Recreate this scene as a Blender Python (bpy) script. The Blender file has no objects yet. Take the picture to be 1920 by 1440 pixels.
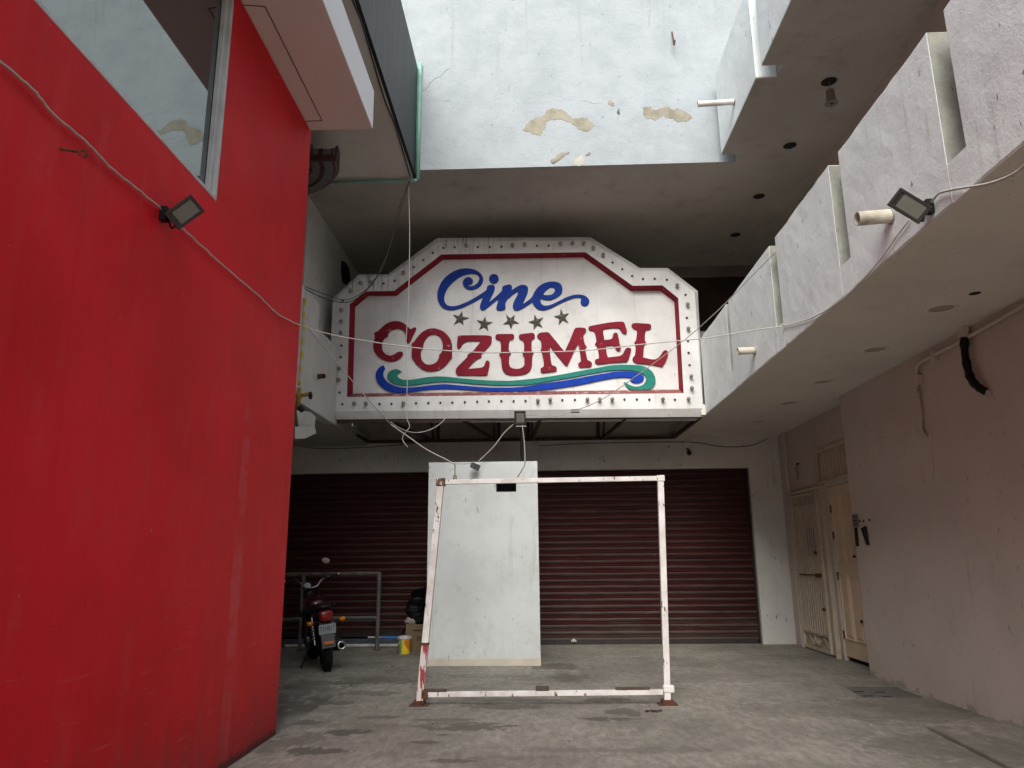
import bpy, bmesh, math, random
from mathutils import Vector, Matrix, Euler
random.seed(7)
S = bpy.context.scene
COL = S.collection
R_ = math.radians

# ------------------------------------------------------------------ camera
F, CH = 1387.0, 1.45                      # focal length in photo pixels, eye height
yaw, pit, rol = R_(1.9), R_(13.2), R_(0.55)
fwd = Vector((-math.sin(yaw)*math.cos(pit), math.cos(yaw)*math.cos(pit), math.sin(pit)))
rgt = Vector((math.cos(yaw), math.sin(yaw), 0)); upv = rgt.cross(fwd)
RR = rgt*math.cos(rol) - upv*math.sin(rol)
UU = rgt*math.sin(rol) + upv*math.cos(rol)
EYE = Vector((0, 0, CH))
cam = bpy.data.cameras.new('camera'); camo = bpy.data.objects.new('camera', cam); COL.objects.link(camo)
m = Matrix.Identity(4)
for i in range(3):
    m[i][0], m[i][1], m[i][2], m[i][3] = RR[i], UU[i], -fwd[i], EYE[i]
camo.matrix_world = m
cam.sensor_width = 36.0; cam.lens = F/1920*36.0; cam.clip_end = 500; cam.clip_start = 0.05
S.camera = camo

# ------------------------------------------------------------------ sky, sun, exposure
SUN_EL, SUN_AZ = R_(40), R_(189)           # soft overcast sun, behind the viewer
w = bpy.data.worlds.new('World'); S.world = w; w.use_nodes = True
nt = w.node_tree; nt.nodes.clear()
wo = nt.nodes.new('ShaderNodeOutputWorld'); bg = nt.nodes.new('ShaderNodeBackground')
sky = nt.nodes.new('ShaderNodeTexSky'); sky.sky_type = 'NISHITA'; sky.sun_disc = False
sky.sun_elevation = SUN_EL; sky.sun_rotation = SUN_AZ
sky.air_density = 1.0; sky.dust_density = 3.0; sky.ozone_density = 1.0
hs = nt.nodes.new('ShaderNodeHueSaturation'); hs.inputs['Saturation'].default_value = 0.75
nt.links.new(sky.outputs[0], hs.inputs['Color']); nt.links.new(hs.outputs[0], bg.inputs[0])
bg.inputs[1].default_value = 0.09
nt.links.new(bg.outputs[0], wo.inputs[0])
sl = bpy.data.lights.new('sun', 'SUN'); sl.energy = 1.7; sl.angle = R_(48); sl.color = (1.0, 0.985, 0.955)
so = bpy.data.objects.new('sun', sl); COL.objects.link(so); so.location = (0, -10, 30)
d = Vector((math.sin(SUN_AZ)*math.cos(SUN_EL), math.cos(SUN_AZ)*math.cos(SUN_EL), math.sin(SUN_EL)))
so.rotation_euler = d.to_track_quat('Z', 'Y').to_euler()
S.view_settings.view_transform = 'Standard'; S.view_settings.look = 'None'
S.view_settings.exposure = 1.35; S.view_settings.gamma = 1.0

# ------------------------------------------------------------------ pixel -> point on a real plane
def ray(x, y): return fwd + RR*((x-960)/F) - UU*((y-720)/F)
def aX(x, y, X): r = ray(x, y); return EYE + r*(X/r.x)
def aY(x, y, Y): r = ray(x, y); return EYE + r*(Y/r.y)
def aZ(x, y, Z): r = ray(x, y); return EYE + r*((Z-CH)/r.z)

# ------------------------------------------------------------------ tagging
def tag(o, label=None, cat=None, group=None, kind=None):
    if label: o['label'] = label
    if cat: o['category'] = cat
    if group: o['group'] = group
    if kind: o['kind'] = kind
    return o
def empty(name, loc, label, cat, group=None, rot=(0, 0, 0)):
    o = bpy.data.objects.new(name, None); COL.objects.link(o); o.empty_display_size = 0.1
    o.location = loc; o.rotation_euler = rot
    return tag(o, label, cat, group)
def root_loc(o):
    v = Vector(o.location)
    while o.parent: o = o.parent; v += o.location
    return v
def copy_tree(o, parent=None):
    c = o.copy(); COL.objects.link(c); c.parent = parent
    for ch in list(o.children): copy_tree(ch, c)
    return c

# ------------------------------------------------------------------ mesh builder
class MB:
    def __init__(s): s.v = []; s.f = []
    def add(s, vs, fs):
        n = len(s.v); s.v += [tuple(v) for v in vs]; s.f += [tuple(n+i for i in f) for f in fs]; return s
    def box(s, x0, x1, y0, y1, z0, z1, M=None):
        vs = [Vector(p) for p in ((x0,y0,z0),(x1,y0,z0),(x1,y1,z0),(x0,y1,z0),(x0,y0,z1),(x1,y0,z1),(x1,y1,z1),(x0,y1,z1))]
        if M: vs = [M @ v for v in vs]
        return s.add(vs, [(0,3,2,1),(4,5,6,7),(0,1,5,4),(1,2,6,5),(2,3,7,6),(3,0,4,7)])
    def cbox(s, c, d, M=None):
        x, y, z = c; a, b, e = d[0]/2, d[1]/2, d[2]/2
        return s.box(x-a, x+a, y-b, y+b, z-e, z+e, M)
    def tube(s, pts, r, n=8, cap=True):
        pts = [Vector(p) for p in pts]; N = len(pts); rr = r if isinstance(r, (list, tuple)) else [r]*N
        t0 = (pts[1]-pts[0]).normalized()
        a = t0.orthogonal().normalized(); vs = []; fs = []
        for i, p in enumerate(pts):
            if i == 0: t = t0
            elif i == N-1: t = (pts[-1]-pts[-2]).normalized()
            else: t = ((pts[i+1]-p).normalized()+(p-pts[i-1]).normalized()).normalized()
            a = (a - t*a.dot(t)).normalized(); b = t.cross(a)
            for k in range(n):
                q = 2*math.pi*k/n; vs.append(p + (a*math.cos(q)+b*math.sin(q))*rr[i])
        for i in range(N-1):
            for k in range(n):
                fs.append((i*n+k, i*n+(k+1) % n, (i+1)*n+(k+1) % n, (i+1)*n+k))
        if cap: fs.append(tuple(range(n-1, -1, -1))); fs.append(tuple((N-1)*n+k for k in range(n)))
        return s.add(vs, fs)
    def bar(s, p, q, w, h=None, up=(0, 0, 1)):       # square-section bar
        p, q = Vector(p), Vector(q); h = h or w; t = (q-p).normalized(); u = Vector(up)
        if abs(t.dot(u)) > .95: u = Vector((0, 1, 0))
        a = t.cross(u).normalized(); b = a.cross(t).normalized(); vs = []
        for c in (p, q):
            for i, j in ((-1,-1),(1,-1),(1,1),(-1,1)): vs.append(c + a*(i*w/2) + b*(j*h/2))
        return s.add(vs, [(0,3,2,1),(4,5,6,7),(0,1,5,4),(1,2,6,5),(2,3,7,6),(3,0,4,7)])
    def lathe(s, prof, c, axis='Z', n=24, M=None, closed=False):
        c = Vector(c); vs = []; fs = []; K = len(prof)
        for k in range(n):
            q = 2*math.pi*k/n; co, si = math.cos(q), math.sin(q)
            for r, h in prof:
                v = {'Z': Vector((r*co, r*si, h)), 'Y': Vector((r*co, h, -r*si)), 'X': Vector((h, r*co, r*si))}[axis]
                v = (M @ v if M else v) + c
                vs.append(v)
        for k in range(n):
            for i in range(K if closed else K-1):
                j = (i+1) % K
                fs.append((k*K+i, ((k+1) % n)*K+i, ((k+1) % n)*K+j, k*K+j))
        return s.add(vs, fs)
    def prism(s, poly, off):                        # polygon points (3D, in one plane) extruded by a vector
        poly = [Vector(p) for p in poly]; off = Vector(off); n = len(poly)
        return s.add(poly + [p+off for p in poly], [tuple(range(n-1, -1, -1)), tuple(range(n, 2*n))] +
                     [(i, (i+1) % n, n+(i+1) % n, n+i) for i in range(n)])
    def sphere(s, c, r, n=12, sc=(1, 1, 1)):
        vs = []; fs = []; h = n//2
        for i in range(h+1):
            a = math.pi*i/h
            for k in range(n):
                q = 2*math.pi*k/n
                vs.append(Vector(c)+Vector((r*sc[0]*math.sin(a)*math.cos(q), r*sc[1]*math.sin(a)*math.sin(q), r*sc[2]*math.cos(a))))
        for i in range(h):
            for k in range(n): fs.append((i*n+k, (i+1)*n+k, (i+1)*n+(k+1) % n, i*n+(k+1) % n))
        return s.add(vs, fs)
    def build(s, name, mt, parent=None, bevel=0, smooth=False, local=False, sub=0):
        sh = root_loc(parent) if parent and not local else Vector((0, 0, 0))
        me = bpy.data.meshes.new(name); me.from_pydata([tuple(Vector(v)-sh) for v in s.v], [], s.f)
        bm = bmesh.new(); bm.from_mesh(me); bmesh.ops.remove_doubles(bm, verts=bm.verts, dist=1e-6) if smooth else None
        bmesh.ops.recalc_face_normals(bm, faces=bm.faces); bm.to_mesh(me); bm.free()
        return link(name, me, mt, parent, bevel, smooth, sub)
def link(name, me, mt, parent=None, bevel=0, smooth=False, sub=0):
    me.materials.clear(); me.materials.append(mt)
    o = bpy.data.objects.new(name, me); COL.objects.link(o)
    if parent: o.parent = parent
    if smooth: me.shade_smooth()
    if bevel:
        b = o.modifiers.new('bevel', 'BEVEL'); b.width = bevel; b.segments = 2; b.limit_method = 'ANGLE'; b.angle_limit = R_(40)
    if sub:
        b = o.modifiers.new('sub', 'SUBSURF'); b.levels = sub; b.render_levels = sub
    return o
def cat(pts, n=6):                                   # Catmull-Rom through points
    pts = [Vector(p) for p in pts]; out = []
    for i in range(len(pts)-1):
        p0 = pts[max(i-1, 0)]; p1 = pts[i]; p2 = pts[i+1]; p3 = pts[min(i+2, len(pts)-1)]
        for k in range(n):
            t = k/n
            out.append(.5*((2*p1)+(p2-p0)*t+(2*p0-5*p1+4*p2-p3)*t*t+(3*p1-p0-3*p2+p3)*t**3))
    return out+[pts[-1]]

# ------------------------------------------------------------------ materials
class Nodes:
    def __init__(s, name):
        s.m = bpy.data.materials.new(name); s.m.use_nodes = True; s.t = s.m.node_tree; s.t.nodes.clear()
        s.out = s.n('ShaderNodeOutputMaterial'); s.b = s.n('ShaderNodeBsdfPrincipled'); s.l(s.b.outputs[0], s.out.inputs[0])
        s.pos = s.n('ShaderNodeNewGeometry').outputs['Position']
    def n(s, t): return s.t.nodes.new(t)
    def l(s, a, b): s.t.links.new(a, b)
    def val(s, sock, v):
        if hasattr(v, 'is_linked') or hasattr(v, 'links'): s.l(v, sock)
        else: sock.default_value = v
    def math(s, op, a, b=0.0, c=0.0):
        n = s.n('ShaderNodeMath'); n.operation = op
        for i, v in enumerate((a, b, c)): s.val(n.inputs[i], v)
        return n.outputs[0]
    def vec(s, scale, off=(0, 0, 0)):
        n = s.n('ShaderNodeMapping'); n.inputs['Scale'].default_value = scale; n.inputs['Location'].default_value = off
        s.l(s.pos, n.inputs[0]); return n.outputs[0]
    def noise(s, scale=(1, 1, 1), f=1.0, det=4, rough=.55, off=(0, 0, 0), dist=0):
        n = s.n('ShaderNodeTexNoise'); s.l(s.vec(scale, off), n.inputs['Vector'])
        n.inputs['Scale'].default_value = f; n.inputs['Detail'].default_value = det; n.inputs['Roughness'].default_value = rough
        n.inputs['Distortion'].default_value = dist
        return n.outputs['Fac']
    def ramp(s, x, a, b, lo=0.0, hi=1.0):
        n = s.n('ShaderNodeMapRange'); n.interpolation_type = 'SMOOTHSTEP'
        s.val(n.inputs[0], x)
        for i, v in enumerate((a, b, lo, hi)): n.inputs[i+1].default_value = v
        return n.outputs[0]
    def mix(s, f, a, b):
        n = s.n('ShaderNodeMix'); n.data_type = 'RGBA'
        s.val(n.inputs[0], f)
        for i, v in ((6, a), (7, b)):
            if isinstance(v, tuple): n.inputs[i].default_value = (v[0], v[1], v[2], 1)
            else: s.l(v, n.inputs[i])
        return n.outputs[2]
    def xyz(s):
        n = s.n('ShaderNodeSeparateXYZ'); s.l(s.pos, n.inputs[0]); return n.outputs
    def done(s, c, rough=.8, bump=None, bs=.1, bd=.01, metal=0, spec=.5):
        if isinstance(c, tuple): s.b.inputs['Base Color'].default_value = (*c, 1)
        else: s.l(c, s.b.inputs['Base Color'])
        s.val(s.b.inputs['Roughness'], rough); s.b.inputs['Metallic'].default_value = metal
        s.b.inputs['Specular IOR Level'].default_value = spec
        if bump is not None:
            n = s.n('ShaderNodeBump'); n.inputs['Strength'].default_value = bs; n.inputs['Distance'].default_value = bd
            s.l(bump, n.inputs['Height']); s.l(n.outputs[0], s.b.inputs['Normal'])
        return s.m
def sc(c, k): return tuple(min(1, x*k) for x in c)

def plaster(name, c, var=.12, vs=1.2, dirt=.25, dirtc=(.10, .09, .075), streak=.3, speck=.5, bs=.25, rough=.85, base=0, spec=.3):
    """painted render: broad mottling, vertical rain streaks, small dark flecks, trowelled bump"""
    k = Nodes(name)
    a = k.noise(f=vs, det=6); col = k.mix(k.ramp(a, .35, .7), c, sc(c, 1-var))
    b = k.noise((1, 1, .9), f=vs*4, det=8, rough=.65, off=(3, 1, 7))
    col = k.mix(k.math('MULTIPLY', k.ramp(b, .52, .75), dirt), col, sc(dirtc, 2.2))
    st = k.noise((7, 7, .35), f=1.3, det=5, rough=.6)
    st = k.math('MULTIPLY', k.ramp(st, .55, .8), k.ramp(k.noise(f=.9, off=(5, 5, 5)), .4, .65))
    col = k.mix(k.math('MULTIPLY', st, streak), col, sc(dirtc, 1.6))
    sp = k.noise((1, 1, .35), f=27, det=3, off=(9, 2, 4)); sm = k.ramp(k.noise(f=1.7, off=(1, 8, 2)), .42, .58)
    col = k.mix(k.math('MULTIPLY', k.math('MULTIPLY', k.ramp(sp, .665, .70), sm), speck), col, dirtc)
    if base:
        gm = k.ramp(k.math('ADD', k.xyz()[2], k.math('MULTIPLY', k.noise((1.5, 1.5, 1), f=3.5, det=7, rough=.65, off=(2, 7, 0)), .75)), .36, .42, 1, 0)
        col = k.mix(k.math('MULTIPLY', gm, base), col, dirtc)
    h = k.math('ADD', k.noise(f=14, det=7, rough=.6), k.math('MULTIPLY', k.noise(f=70, det=4), .4))
    return k.done(col, rough, h, bs, .014, spec=spec)

def simple(name, c, rough=.6, var=.15, f=8, metal=0, bs=0, bf=60, spec=.5, dust=0):
    k = Nodes(name); col = k.mix(k.ramp(k.noise(f=f, det=5), .3, .7), c, sc(c, 1-var))
    if dust: col = k.mix(k.math('MULTIPLY', k.ramp(k.noise(f=5, det=6, off=(4, 4, 1)), .45, .7), dust), col, (.16, .14, .12))
    return k.done(col, rough, k.noise(f=bf) if bs else None, bs, .004, metal, spec)

M = {}
M['bright'] = plaster('bright_wall_plaster', (.34, .372, .384), .16, 1.3, .30, (.12, .125, .13), .25, .7, .4)
def bright_wall():
    k = Nodes('weathered_bright_plaster'); x, y, z = k.xyz()
    c = k.mix(k.ramp(k.noise(f=2.6, det=8, rough=.62), .35, .68), (.325, .357, .37), (.285, .318, .332))
    c = k.mix(k.math('MULTIPLY', k.ramp(k.noise((1, 1, .8), f=6, det=9, rough=.7, off=(3, 1, 2)), .50, .70), .35), c, (.365, .395, .405))
    run = k.math('MULTIPLY', k.ramp(k.noise((5, 1, .22), f=1.5, det=6, rough=.6), .54, .75), k.ramp(z, 7.2, 9.6))
    c = k.mix(k.math('MULTIPLY', run, .45), c, (.17, .18, .18))
    n = k.n('ShaderNodeTexVoronoi'); n.feature = 'DISTANCE_TO_EDGE'; n.inputs['Scale'].default_value = .75
    d = k.n('ShaderNodeMix'); d.data_type = 'VECTOR'; d.inputs[0].default_value = .12
    nn = k.n('ShaderNodeTexNoise'); k.l(k.pos, nn.inputs[0]); nn.inputs['Scale'].default_value = 3.5; nn.inputs['Detail'].default_value = 8
    k.l(k.pos, d.inputs[4]); k.l(nn.outputs['Color'], d.inputs[5]); k.l(d.outputs[1], n.inputs['Vector'])
    cr = k.math('MULTIPLY', k.ramp(n.outputs['Distance'], .0, .006, 1, 0), k.ramp(k.noise(f=1.1, off=(7, 7, 7)), .56, .62))
    c = k.mix(k.math('MULTIPLY', cr, .4), c, (.12, .12, .12))
    sp = k.noise((1, 1, .6), f=21, det=4, off=(9, 2, 4)); c = k.mix(k.math('MULTIPLY', k.ramp(sp, .69, .72), .55), c, (.12, .12, .12))
    h = k.math('ADD', k.noise(f=5, det=8, rough=.65), k.math('MULTIPLY', k.noise(f=60, det=4), .25))
    return k.done(c, .85, k.math('SUBTRACT', h, k.math('MULTIPLY', cr, .3)), .55, .03, spec=.25)
M['bright'] = bright_wall()
M['white'] = plaster('white_wall_plaster', (.64, .645, .605), .12, 1.2, .25, (.10, .09, .07), .5, .9, .3)
M['parapet'] = plaster('parapet_plaster', (.80, .86, .845), .12, 1.6, .20, (.19, .185, .165), .95, .9, .32)
M['side'] = plaster('side_wall_plaster', (.53, .475, .415), .10, 1.3, .14, (.10, .08, .065), .35, .7, .4, base=.4)
M['soffit'] = plaster('soffit_paint', (.69, .66, .595), .10, .8, .18, (.13, .11, .09), 0, .5, .12)
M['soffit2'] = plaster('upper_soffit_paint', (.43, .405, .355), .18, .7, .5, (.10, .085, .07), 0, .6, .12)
M['pillar'] = plaster('pillar_plaster', (.62, .66, .65), .14, 1.5, .32, (.17, .17, .14), .8, .6, .2)
M['pillar_base'] = plaster('pillar_base_plaster', (.60, .56, .47), .15, 3, .4, (.2, .16, .1), .2, .8, .3)
M['ledge'] = plaster('ledge_paint', (.70, .61, .57), .05, .8, .08, (.2, .15, .12), 0, .1, .06)
M['fascia'] = plaster('fascia_paint', (.82, .82, .81), .05, .8, .05, (.3, .3, .3), .1, .1, .06)
M['boxsoffit'] = plaster('box_soffit_paint', (.60, .575, .52), .10, 1.0, .35, (.18, .14, .09), 0, .4, .1)
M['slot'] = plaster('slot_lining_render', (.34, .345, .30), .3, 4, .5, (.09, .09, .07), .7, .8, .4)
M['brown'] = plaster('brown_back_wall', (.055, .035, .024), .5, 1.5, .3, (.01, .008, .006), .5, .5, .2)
M['beam'] = plaster('grey_beam', (.22, .19, .165), .3, 1.5, .3, (.05, .04, .03), .3, .5, .2)
M['barep'] = simple('bare_plaster', (.285, .262, .20), .9, .35, 7, bs=.3)
M['holeshade'] = simple('void_shade', (.006, .006, .006), .9)  # near-black colour stands in for the shade inside holes and gaps
M['mint'] = simple('mint_green_pipe', (.22, .42, .34), .5, .25, 6, bs=.1)
M['black'] = simple('black_plastic', (.010, .010, .011), .45, .3, 12, spec=.25)
M['rubber'] = simple('tyre_rubber', (.012, .012, .012), .8, .3, 20, bs=.4, bf=80, spec=.15)
M['dkmetal'] = simple('dark_housing', (.028, .022, .020), .5, .4, 20, bs=.1)
M['lens'] = simple('lamp_lens', (.14, .14, .115), .2, .1)
M['wirew'] = simple('white_cable', (.52, .50, .46), .6, .2, 20)
M['wiret'] = simple('dark_cable', (.035, .03, .028), .6, .2, 20)
M['wireg'] = simple('grey_cable', (.33, .32, .30), .6, .2, 20)
M['pvc'] = simple('white_pvc', (.68, .66, .62), .45, .15, 5, dust=.3)
M['pvcd'] = simple('mouldy_pvc', (.60, .56, .45), .6, .2, 9, dust=.85)
M['galv'] = simple('galvanised_pipe', (.15, .145, .135), .55, .35, 6, metal=.2, bs=.1)
M['chrome'] = simple('chrome', (.42, .42, .42), .25, .15, 12, metal=1)
M['steel'] = simple('dull_steel', (.07, .07, .07), .4, .3, 12, metal=.9)
M['amber'] = simple('amber_lens', (.52, .17, .01), .25, .2, 20)
M['redlens'] = simple('red_lens', (.20, .008, .006), .2, .2, 20)
M['orange'] = simple('orange_reflector', (.55, .16, .06), .3, .2, 20)
M['plate'] = simple('plate_white', (.33, .38, .40), .4, .1, 20)
M['plateink'] = simple('plate_ink', (.04, .06, .09), .5, .1)
M['redpaint'] = simple('red_tank_paint', (.035, .003, .004), .25, .2, 10)
M['seat'] = simple('seat_vinyl', (.015, .012, .012), .5, .3, 10)
M['cardboard'] = simple('cardboard', (.22, .155, .085), .85, .2, 6)
M['ink'] = simple('box_print', (.05, .035, .02), .8, .1)
M['bag'] = simple('black_bag_plastic', (.005, .005, .006), .5, .2, 10, bs=.8, bf=11, spec=.2)
M['cloth'] = simple('pale_cloth', (.42, .36, .35), .9, .3, 8, bs=.5, bf=30)
M['timber'] = simple('weathered_timber', (.10, .07, .048), .85, .4, 14, bs=.3)
M['blue'] = simple('blue_pole', (.05, .16, .42), .4, .2, 9)
M['yellow'] = simple('yellow_gas_paint', (.42, .28, .03), .5, .25, 14, dust=.35)
M['gate'] = simple('cream_gate_paint', (.52, .46, .35), .6, .12, 6, dust=.2)
M['door'] = simple('cream_door_paint', (.66, .545, .40), .5, .06, 3, dust=.04)
M['jamb'] = simple('white_jamb_paint', (.56, .52, .47), .6, .15, 4, dust=.2)
M['greyplate'] = simple('grey_plate', (.22, .20, .175), .6, .3, 40)
M['winframe'] = simple('window_frame_paint', (.60, .62, .61), .5, .15, 5, dust=.15)
M['blue_paint'] = simple('blue_letter_paint', (.010, .045, .30), .7, .25, 9, bs=.15, bf=40, spec=.15)
M['wave_blue'] = simple('blue_wave_paint', (.008, .050, .38), .7, .2, 9, bs=.15, bf=40, spec=.15)
M['teal'] = simple('teal_wave_paint', (.028, .23, .18), .7, .2, 9, bs=.15, bf=40, spec=.15)
M['star'] = simple('tarnished_star', (.165, .162, .13), .5, .5, 45, metal=.3, bs=.3, bf=70)
M['bulb'] = simple('dusty_bulb', (.34, .32, .29), .25, .4, 40)
M['socket'] = simple('bulb_socket_dark', (.055, .046, .04), .6, .3, 40)
M['cover'] = simple('drain_cover_concrete', (.13, .125, .11), .9, .3, 9, bs=.4, bf=30)

def glass():
    k = Nodes('window_glass'); k.t.nodes.remove(k.b)
    g = k.n('ShaderNodeBsdfGlossy'); g.inputs['Roughness'].default_value = .02; g.inputs['Color'].default_value = (.86, .93, .95, 1)
    df = k.n('ShaderNodeBsdfDiffuse'); df.inputs['Color'].default_value = (.018, .02, .021, 1)
    mx = k.n('ShaderNodeMixShader'); mx.inputs[0].default_value = .30
    k.l(df.outputs[0], mx.inputs[1]); k.l(g.outputs[0], mx.inputs[2]); k.l(mx.outputs[0], k.out.inputs[0]); return k.m
M['glass'] = glass()
def mirror():
    k = Nodes('mirror_glass'); return k.done((.8, .8, .8), .05, metal=1)
M['mirror'] = mirror()

def red_wall():
    k = Nodes('red_wall_paint'); x, y, z = k.xyz()
    c = (.74, .017, .026)
    col = k.mix(k.ramp(k.noise(f=.9, det=6), .3, .7), c, (.60, .012, .018))
    st = k.noise((1, 5, .25), f=1.6, det=6, rough=.6)
    col = k.mix(k.math('MULTIPLY', k.ramp(st, .45, .8), .26), col, (.58, .055, .065))
    dr = k.noise((1, 9, .5), f=1.1, det=4, off=(2, 6, 1)); col = k.mix(k.math('MULTIPLY', k.ramp(dr, .60, .75), .14), col, (.30, .010, .012))
    # a pale painted-over strip running down the wall
    wob = k.math('MULTIPLY', k.noise((0, 3, 2.0), f=1.5, det=5), .16)
    yy = k.math('ABSOLUTE', k.math('SUBTRACT', k.math('ADD', y, wob), 5.86))
    md = k.noise((1, 1.6, .55), f=3.2, det=7, rough=.62, off=(6, 2, 8)); col = k.mix(k.math('MULTIPLY', k.ramp(md, .48, .74), .30), col, (.70, .075, .08))
    band = k.math('MULTIPLY', k.ramp(k.math('ADD', yy, k.math('MULTIPLY', k.math('SUBTRACT', k.noise((1, 2, 4), f=2.5, det=5), .5), .06)), .06, .095, 1, 0), k.ramp(k.math('ADD', z, k.noise(f=3)), 2.9, 3.3, 1, 0))
    band = k.math('MULTIPLY', band, k.ramp(k.noise((1, 2, 6), f=1.2, det=5, off=(0, 3, 0)), .36, .58, .1, 1))
    col = k.mix(k.math('MULTIPLY', band, .27), col, (.60, .17, .17))
    sc1 = k.noise((1, 26, 3.2), f=1.2, det=3, off=(7, 0, 3)); low = k.ramp(z, .0, 3.2, 1, .35)
    col = k.mix(k.math('MULTIPLY', k.math('MULTIPLY', k.ramp(sc1, .72, .77), low), .5), col, (.62, .26, .25))
    sc2 = k.noise((1, 7, 9), f=2.6, det=2, off=(1, 4, 9))
    col = k.mix(k.math('MULTIPLY', k.ramp(sc2, .78, .80), .5), col, (.70, .45, .40))
    gr = k.math('MULTIPLY', k.ramp(k.math('ADD', z, k.math('MULTIPLY', k.noise((1, 8, 1.2), f=1.5, det=6), 1.1)), .35, 1.25, 1, 0), .6)
    col = k.mix(gr, col, (.20, .055, .055))
    scf = k.noise((1, 1.5, 16), f=1.6, det=5, off=(3, 9, 1)); col = k.mix(k.math('MULTIPLY', k.math('MULTIPLY', k.ramp(scf, .62, .70), k.ramp(z, .6, 1.9, 1, 0)), .35), col, (.60, .14, .13))
    foot = k.ramp(k.math('ADD', z, k.math('MULTIPLY', k.noise((1, 4, 4), f=2, det=6), .10)), .04, .10, 1, 0); col = k.mix(k.math('MULTIPLY', foot, .8), col, (.07, .045, .04))
    h = k.math('ADD', k.noise(f=5, det=7, rough=.6), k.math('MULTIPLY', k.noise((1, 40, 12), f=2), .4))
    return k.done(col, .55, h, .22, .02, spec=.15)
M['redwall'] = red_wall()

def concrete():
    k = Nodes('concrete_floor'); x, y, z = k.xyz()
    c = (.325, .305, .262)
    col = k.mix(k.ramp(k.noise(f=.8, det=9, rough=.62), .35, .68), c, (.20, .188, .158))
    col = k.mix(k.math('MULTIPLY', k.ramp(k.noise((2.2, 1, 1), f=1.4, det=7, rough=.65, off=(3, 0, 0)), .48, .72), .6), col, (.40, .375, .32))
    col = k.mix(k.math('MULTIPLY', k.ramp(k.noise((3, 1.0, 1), f=2.4, det=8, rough=.7, off=(8, 2, 0)), .54, .72), .5), col, (.135, .125, .10))
    # oil and water stains, each where it lies
    nz = k.noise((1.6, 1.3, 1), f=2.2, det=6, rough=.6, off=(1, 1, 0)); nz2 = k.noise((1.3, 1.2, 1), f=6.5, det=9, rough=.72, off=(0, 5, 0))
    wob = k.math('ADD', k.math('MULTIPLY', k.math('SUBTRACT', nz, .5), 3.2), k.math('MULTIPLY', k.math('SUBTRACT', nz2, .5), 6.5))
    tot = None
    for (px, py, rx, ry, s_) in STAINS:
        p = aZ(px, py, 0)
        dx = k.math('DIVIDE', k.math('SUBTRACT', x, p.x), rx*1.3); dy = k.math('DIVIDE', k.math('SUBTRACT', y, p.y), ry*1.5)
        q = k.math('ADD', k.math('MULTIPLY', dx, dx), k.math('MULTIPLY', dy, dy))
        mk = k.math('MULTIPLY', k.ramp(k.math('ADD', q, wob), .75, 1.05, 1, 0), s_)
        tot = mk if tot is None else k.math('MAXIMUM', tot, mk)
    col = k.mix(tot, col, (.062, .056, .044))
    fine = k.noise((2.5, 1, 1), f=6, det=9, rough=.75, off=(5, 5, 0)); col = k.mix(k.math('MULTIPLY', k.ramp(fine, .40, .62, 1, 0), .5), col, (.12, .112, .09))
    n2 = k.n('ShaderNodeTexVoronoi'); n2.feature = 'DISTANCE_TO_EDGE'; n2.inputs['Scale'].default_value = .42
    n3 = k.n('ShaderNodeTexNoise'); k.l(k.pos, n3.inputs[0]); n3.inputs['Scale'].default_value = 2.5; n3.inputs['Detail'].default_value = 8
    n4 = k.n('ShaderNodeMix'); n4.data_type = 'VECTOR'; n4.inputs[0].default_value = .15; k.l(k.pos, n4.inputs[4]); k.l(n3.outputs['Color'], n4.inputs[5]); k.l(n4.outputs[1], n2.inputs['Vector'])
    ck = k.math('MULTIPLY', k.ramp(n2.outputs['Distance'], 0, .004, 1, 0), k.ramp(k.noise(f=.9, off=(1, 2, 0)), .60, .66)); col = k.mix(k.math('MULTIPLY', ck, .5), col, (.05, .045, .04))
    sp = k.noise(f=42, det=3, off=(2, 9, 0)); col = k.mix(k.math('MULTIPLY', k.ramp(sp, .70, .75), .55), col, (.07, .065, .055))
    sp = k.noise(f=30, det=2, off=(6, 3, 0)); col = k.mix(k.math('MULTIPLY', k.ramp(sp, .73, .77), .6), col, (.55, .54, .50))
    h = k.math('ADD', k.noise((3, 1, 1), f=14, det=6), k.math('MULTIPLY', k.noise(f=90, det=4), .5))
    rg = k.ramp(k.noise(f=1.6, det=4, off=(4, 4, 0)), .35, .65, .62, .88)
    return k.done(col, rg, h, .35, .012, spec=.4)
STAINS = [(900, 1268, .5, .10, .35), (1000, 1300, .5, .12, .4), (690, 1300, .3, .1, .5), (560, 1355, .2, .08, .6), (1230, 1405, .3, .08, .35), (960, 1420, .3, .05, .3), (1330, 1270, .5, .25, .25), (870, 1362, .30, .13, .75), (935, 1325, .34, .10, .7), (840, 1350, .24, .05, .55), (950, 1312, .42, .07, .55), (1135, 1312, .17, .10, .7),
          (1170, 1335, .13, .13, .7), (1140, 1348, .22, .06, .75), (648, 1372, .15, .08, .8), (590, 1408, .20, .08, .75),
          (575, 1385, .12, .16, .45), (620, 1318, .17, .08, .65), (800, 1392, .10, .04, .7), (850, 1427, .12, .04, .65),
          (1040, 1250, .26, .22, .6), (1070, 1270, .20, .22, .5), (600, 1283, .42, .20, .6), (720, 1275, .45, .24, .5), (545, 1325, .25, .22, .7),
          (720, 1345, .2, .05, .5), (1100, 1406, .4, .05, .3), (520, 1395, .12, .2, .5), (830, 1378, .05, .03, .7), (780, 1330, .12, .03, .5),
          (1690, 1330, .6, .5, .35), (1500, 1330, .5, .3, .25), (1780, 1400, .5, .3, .4), (1840, 1410, .4, .4, .35)]
M['floor'] = concrete()
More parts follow.
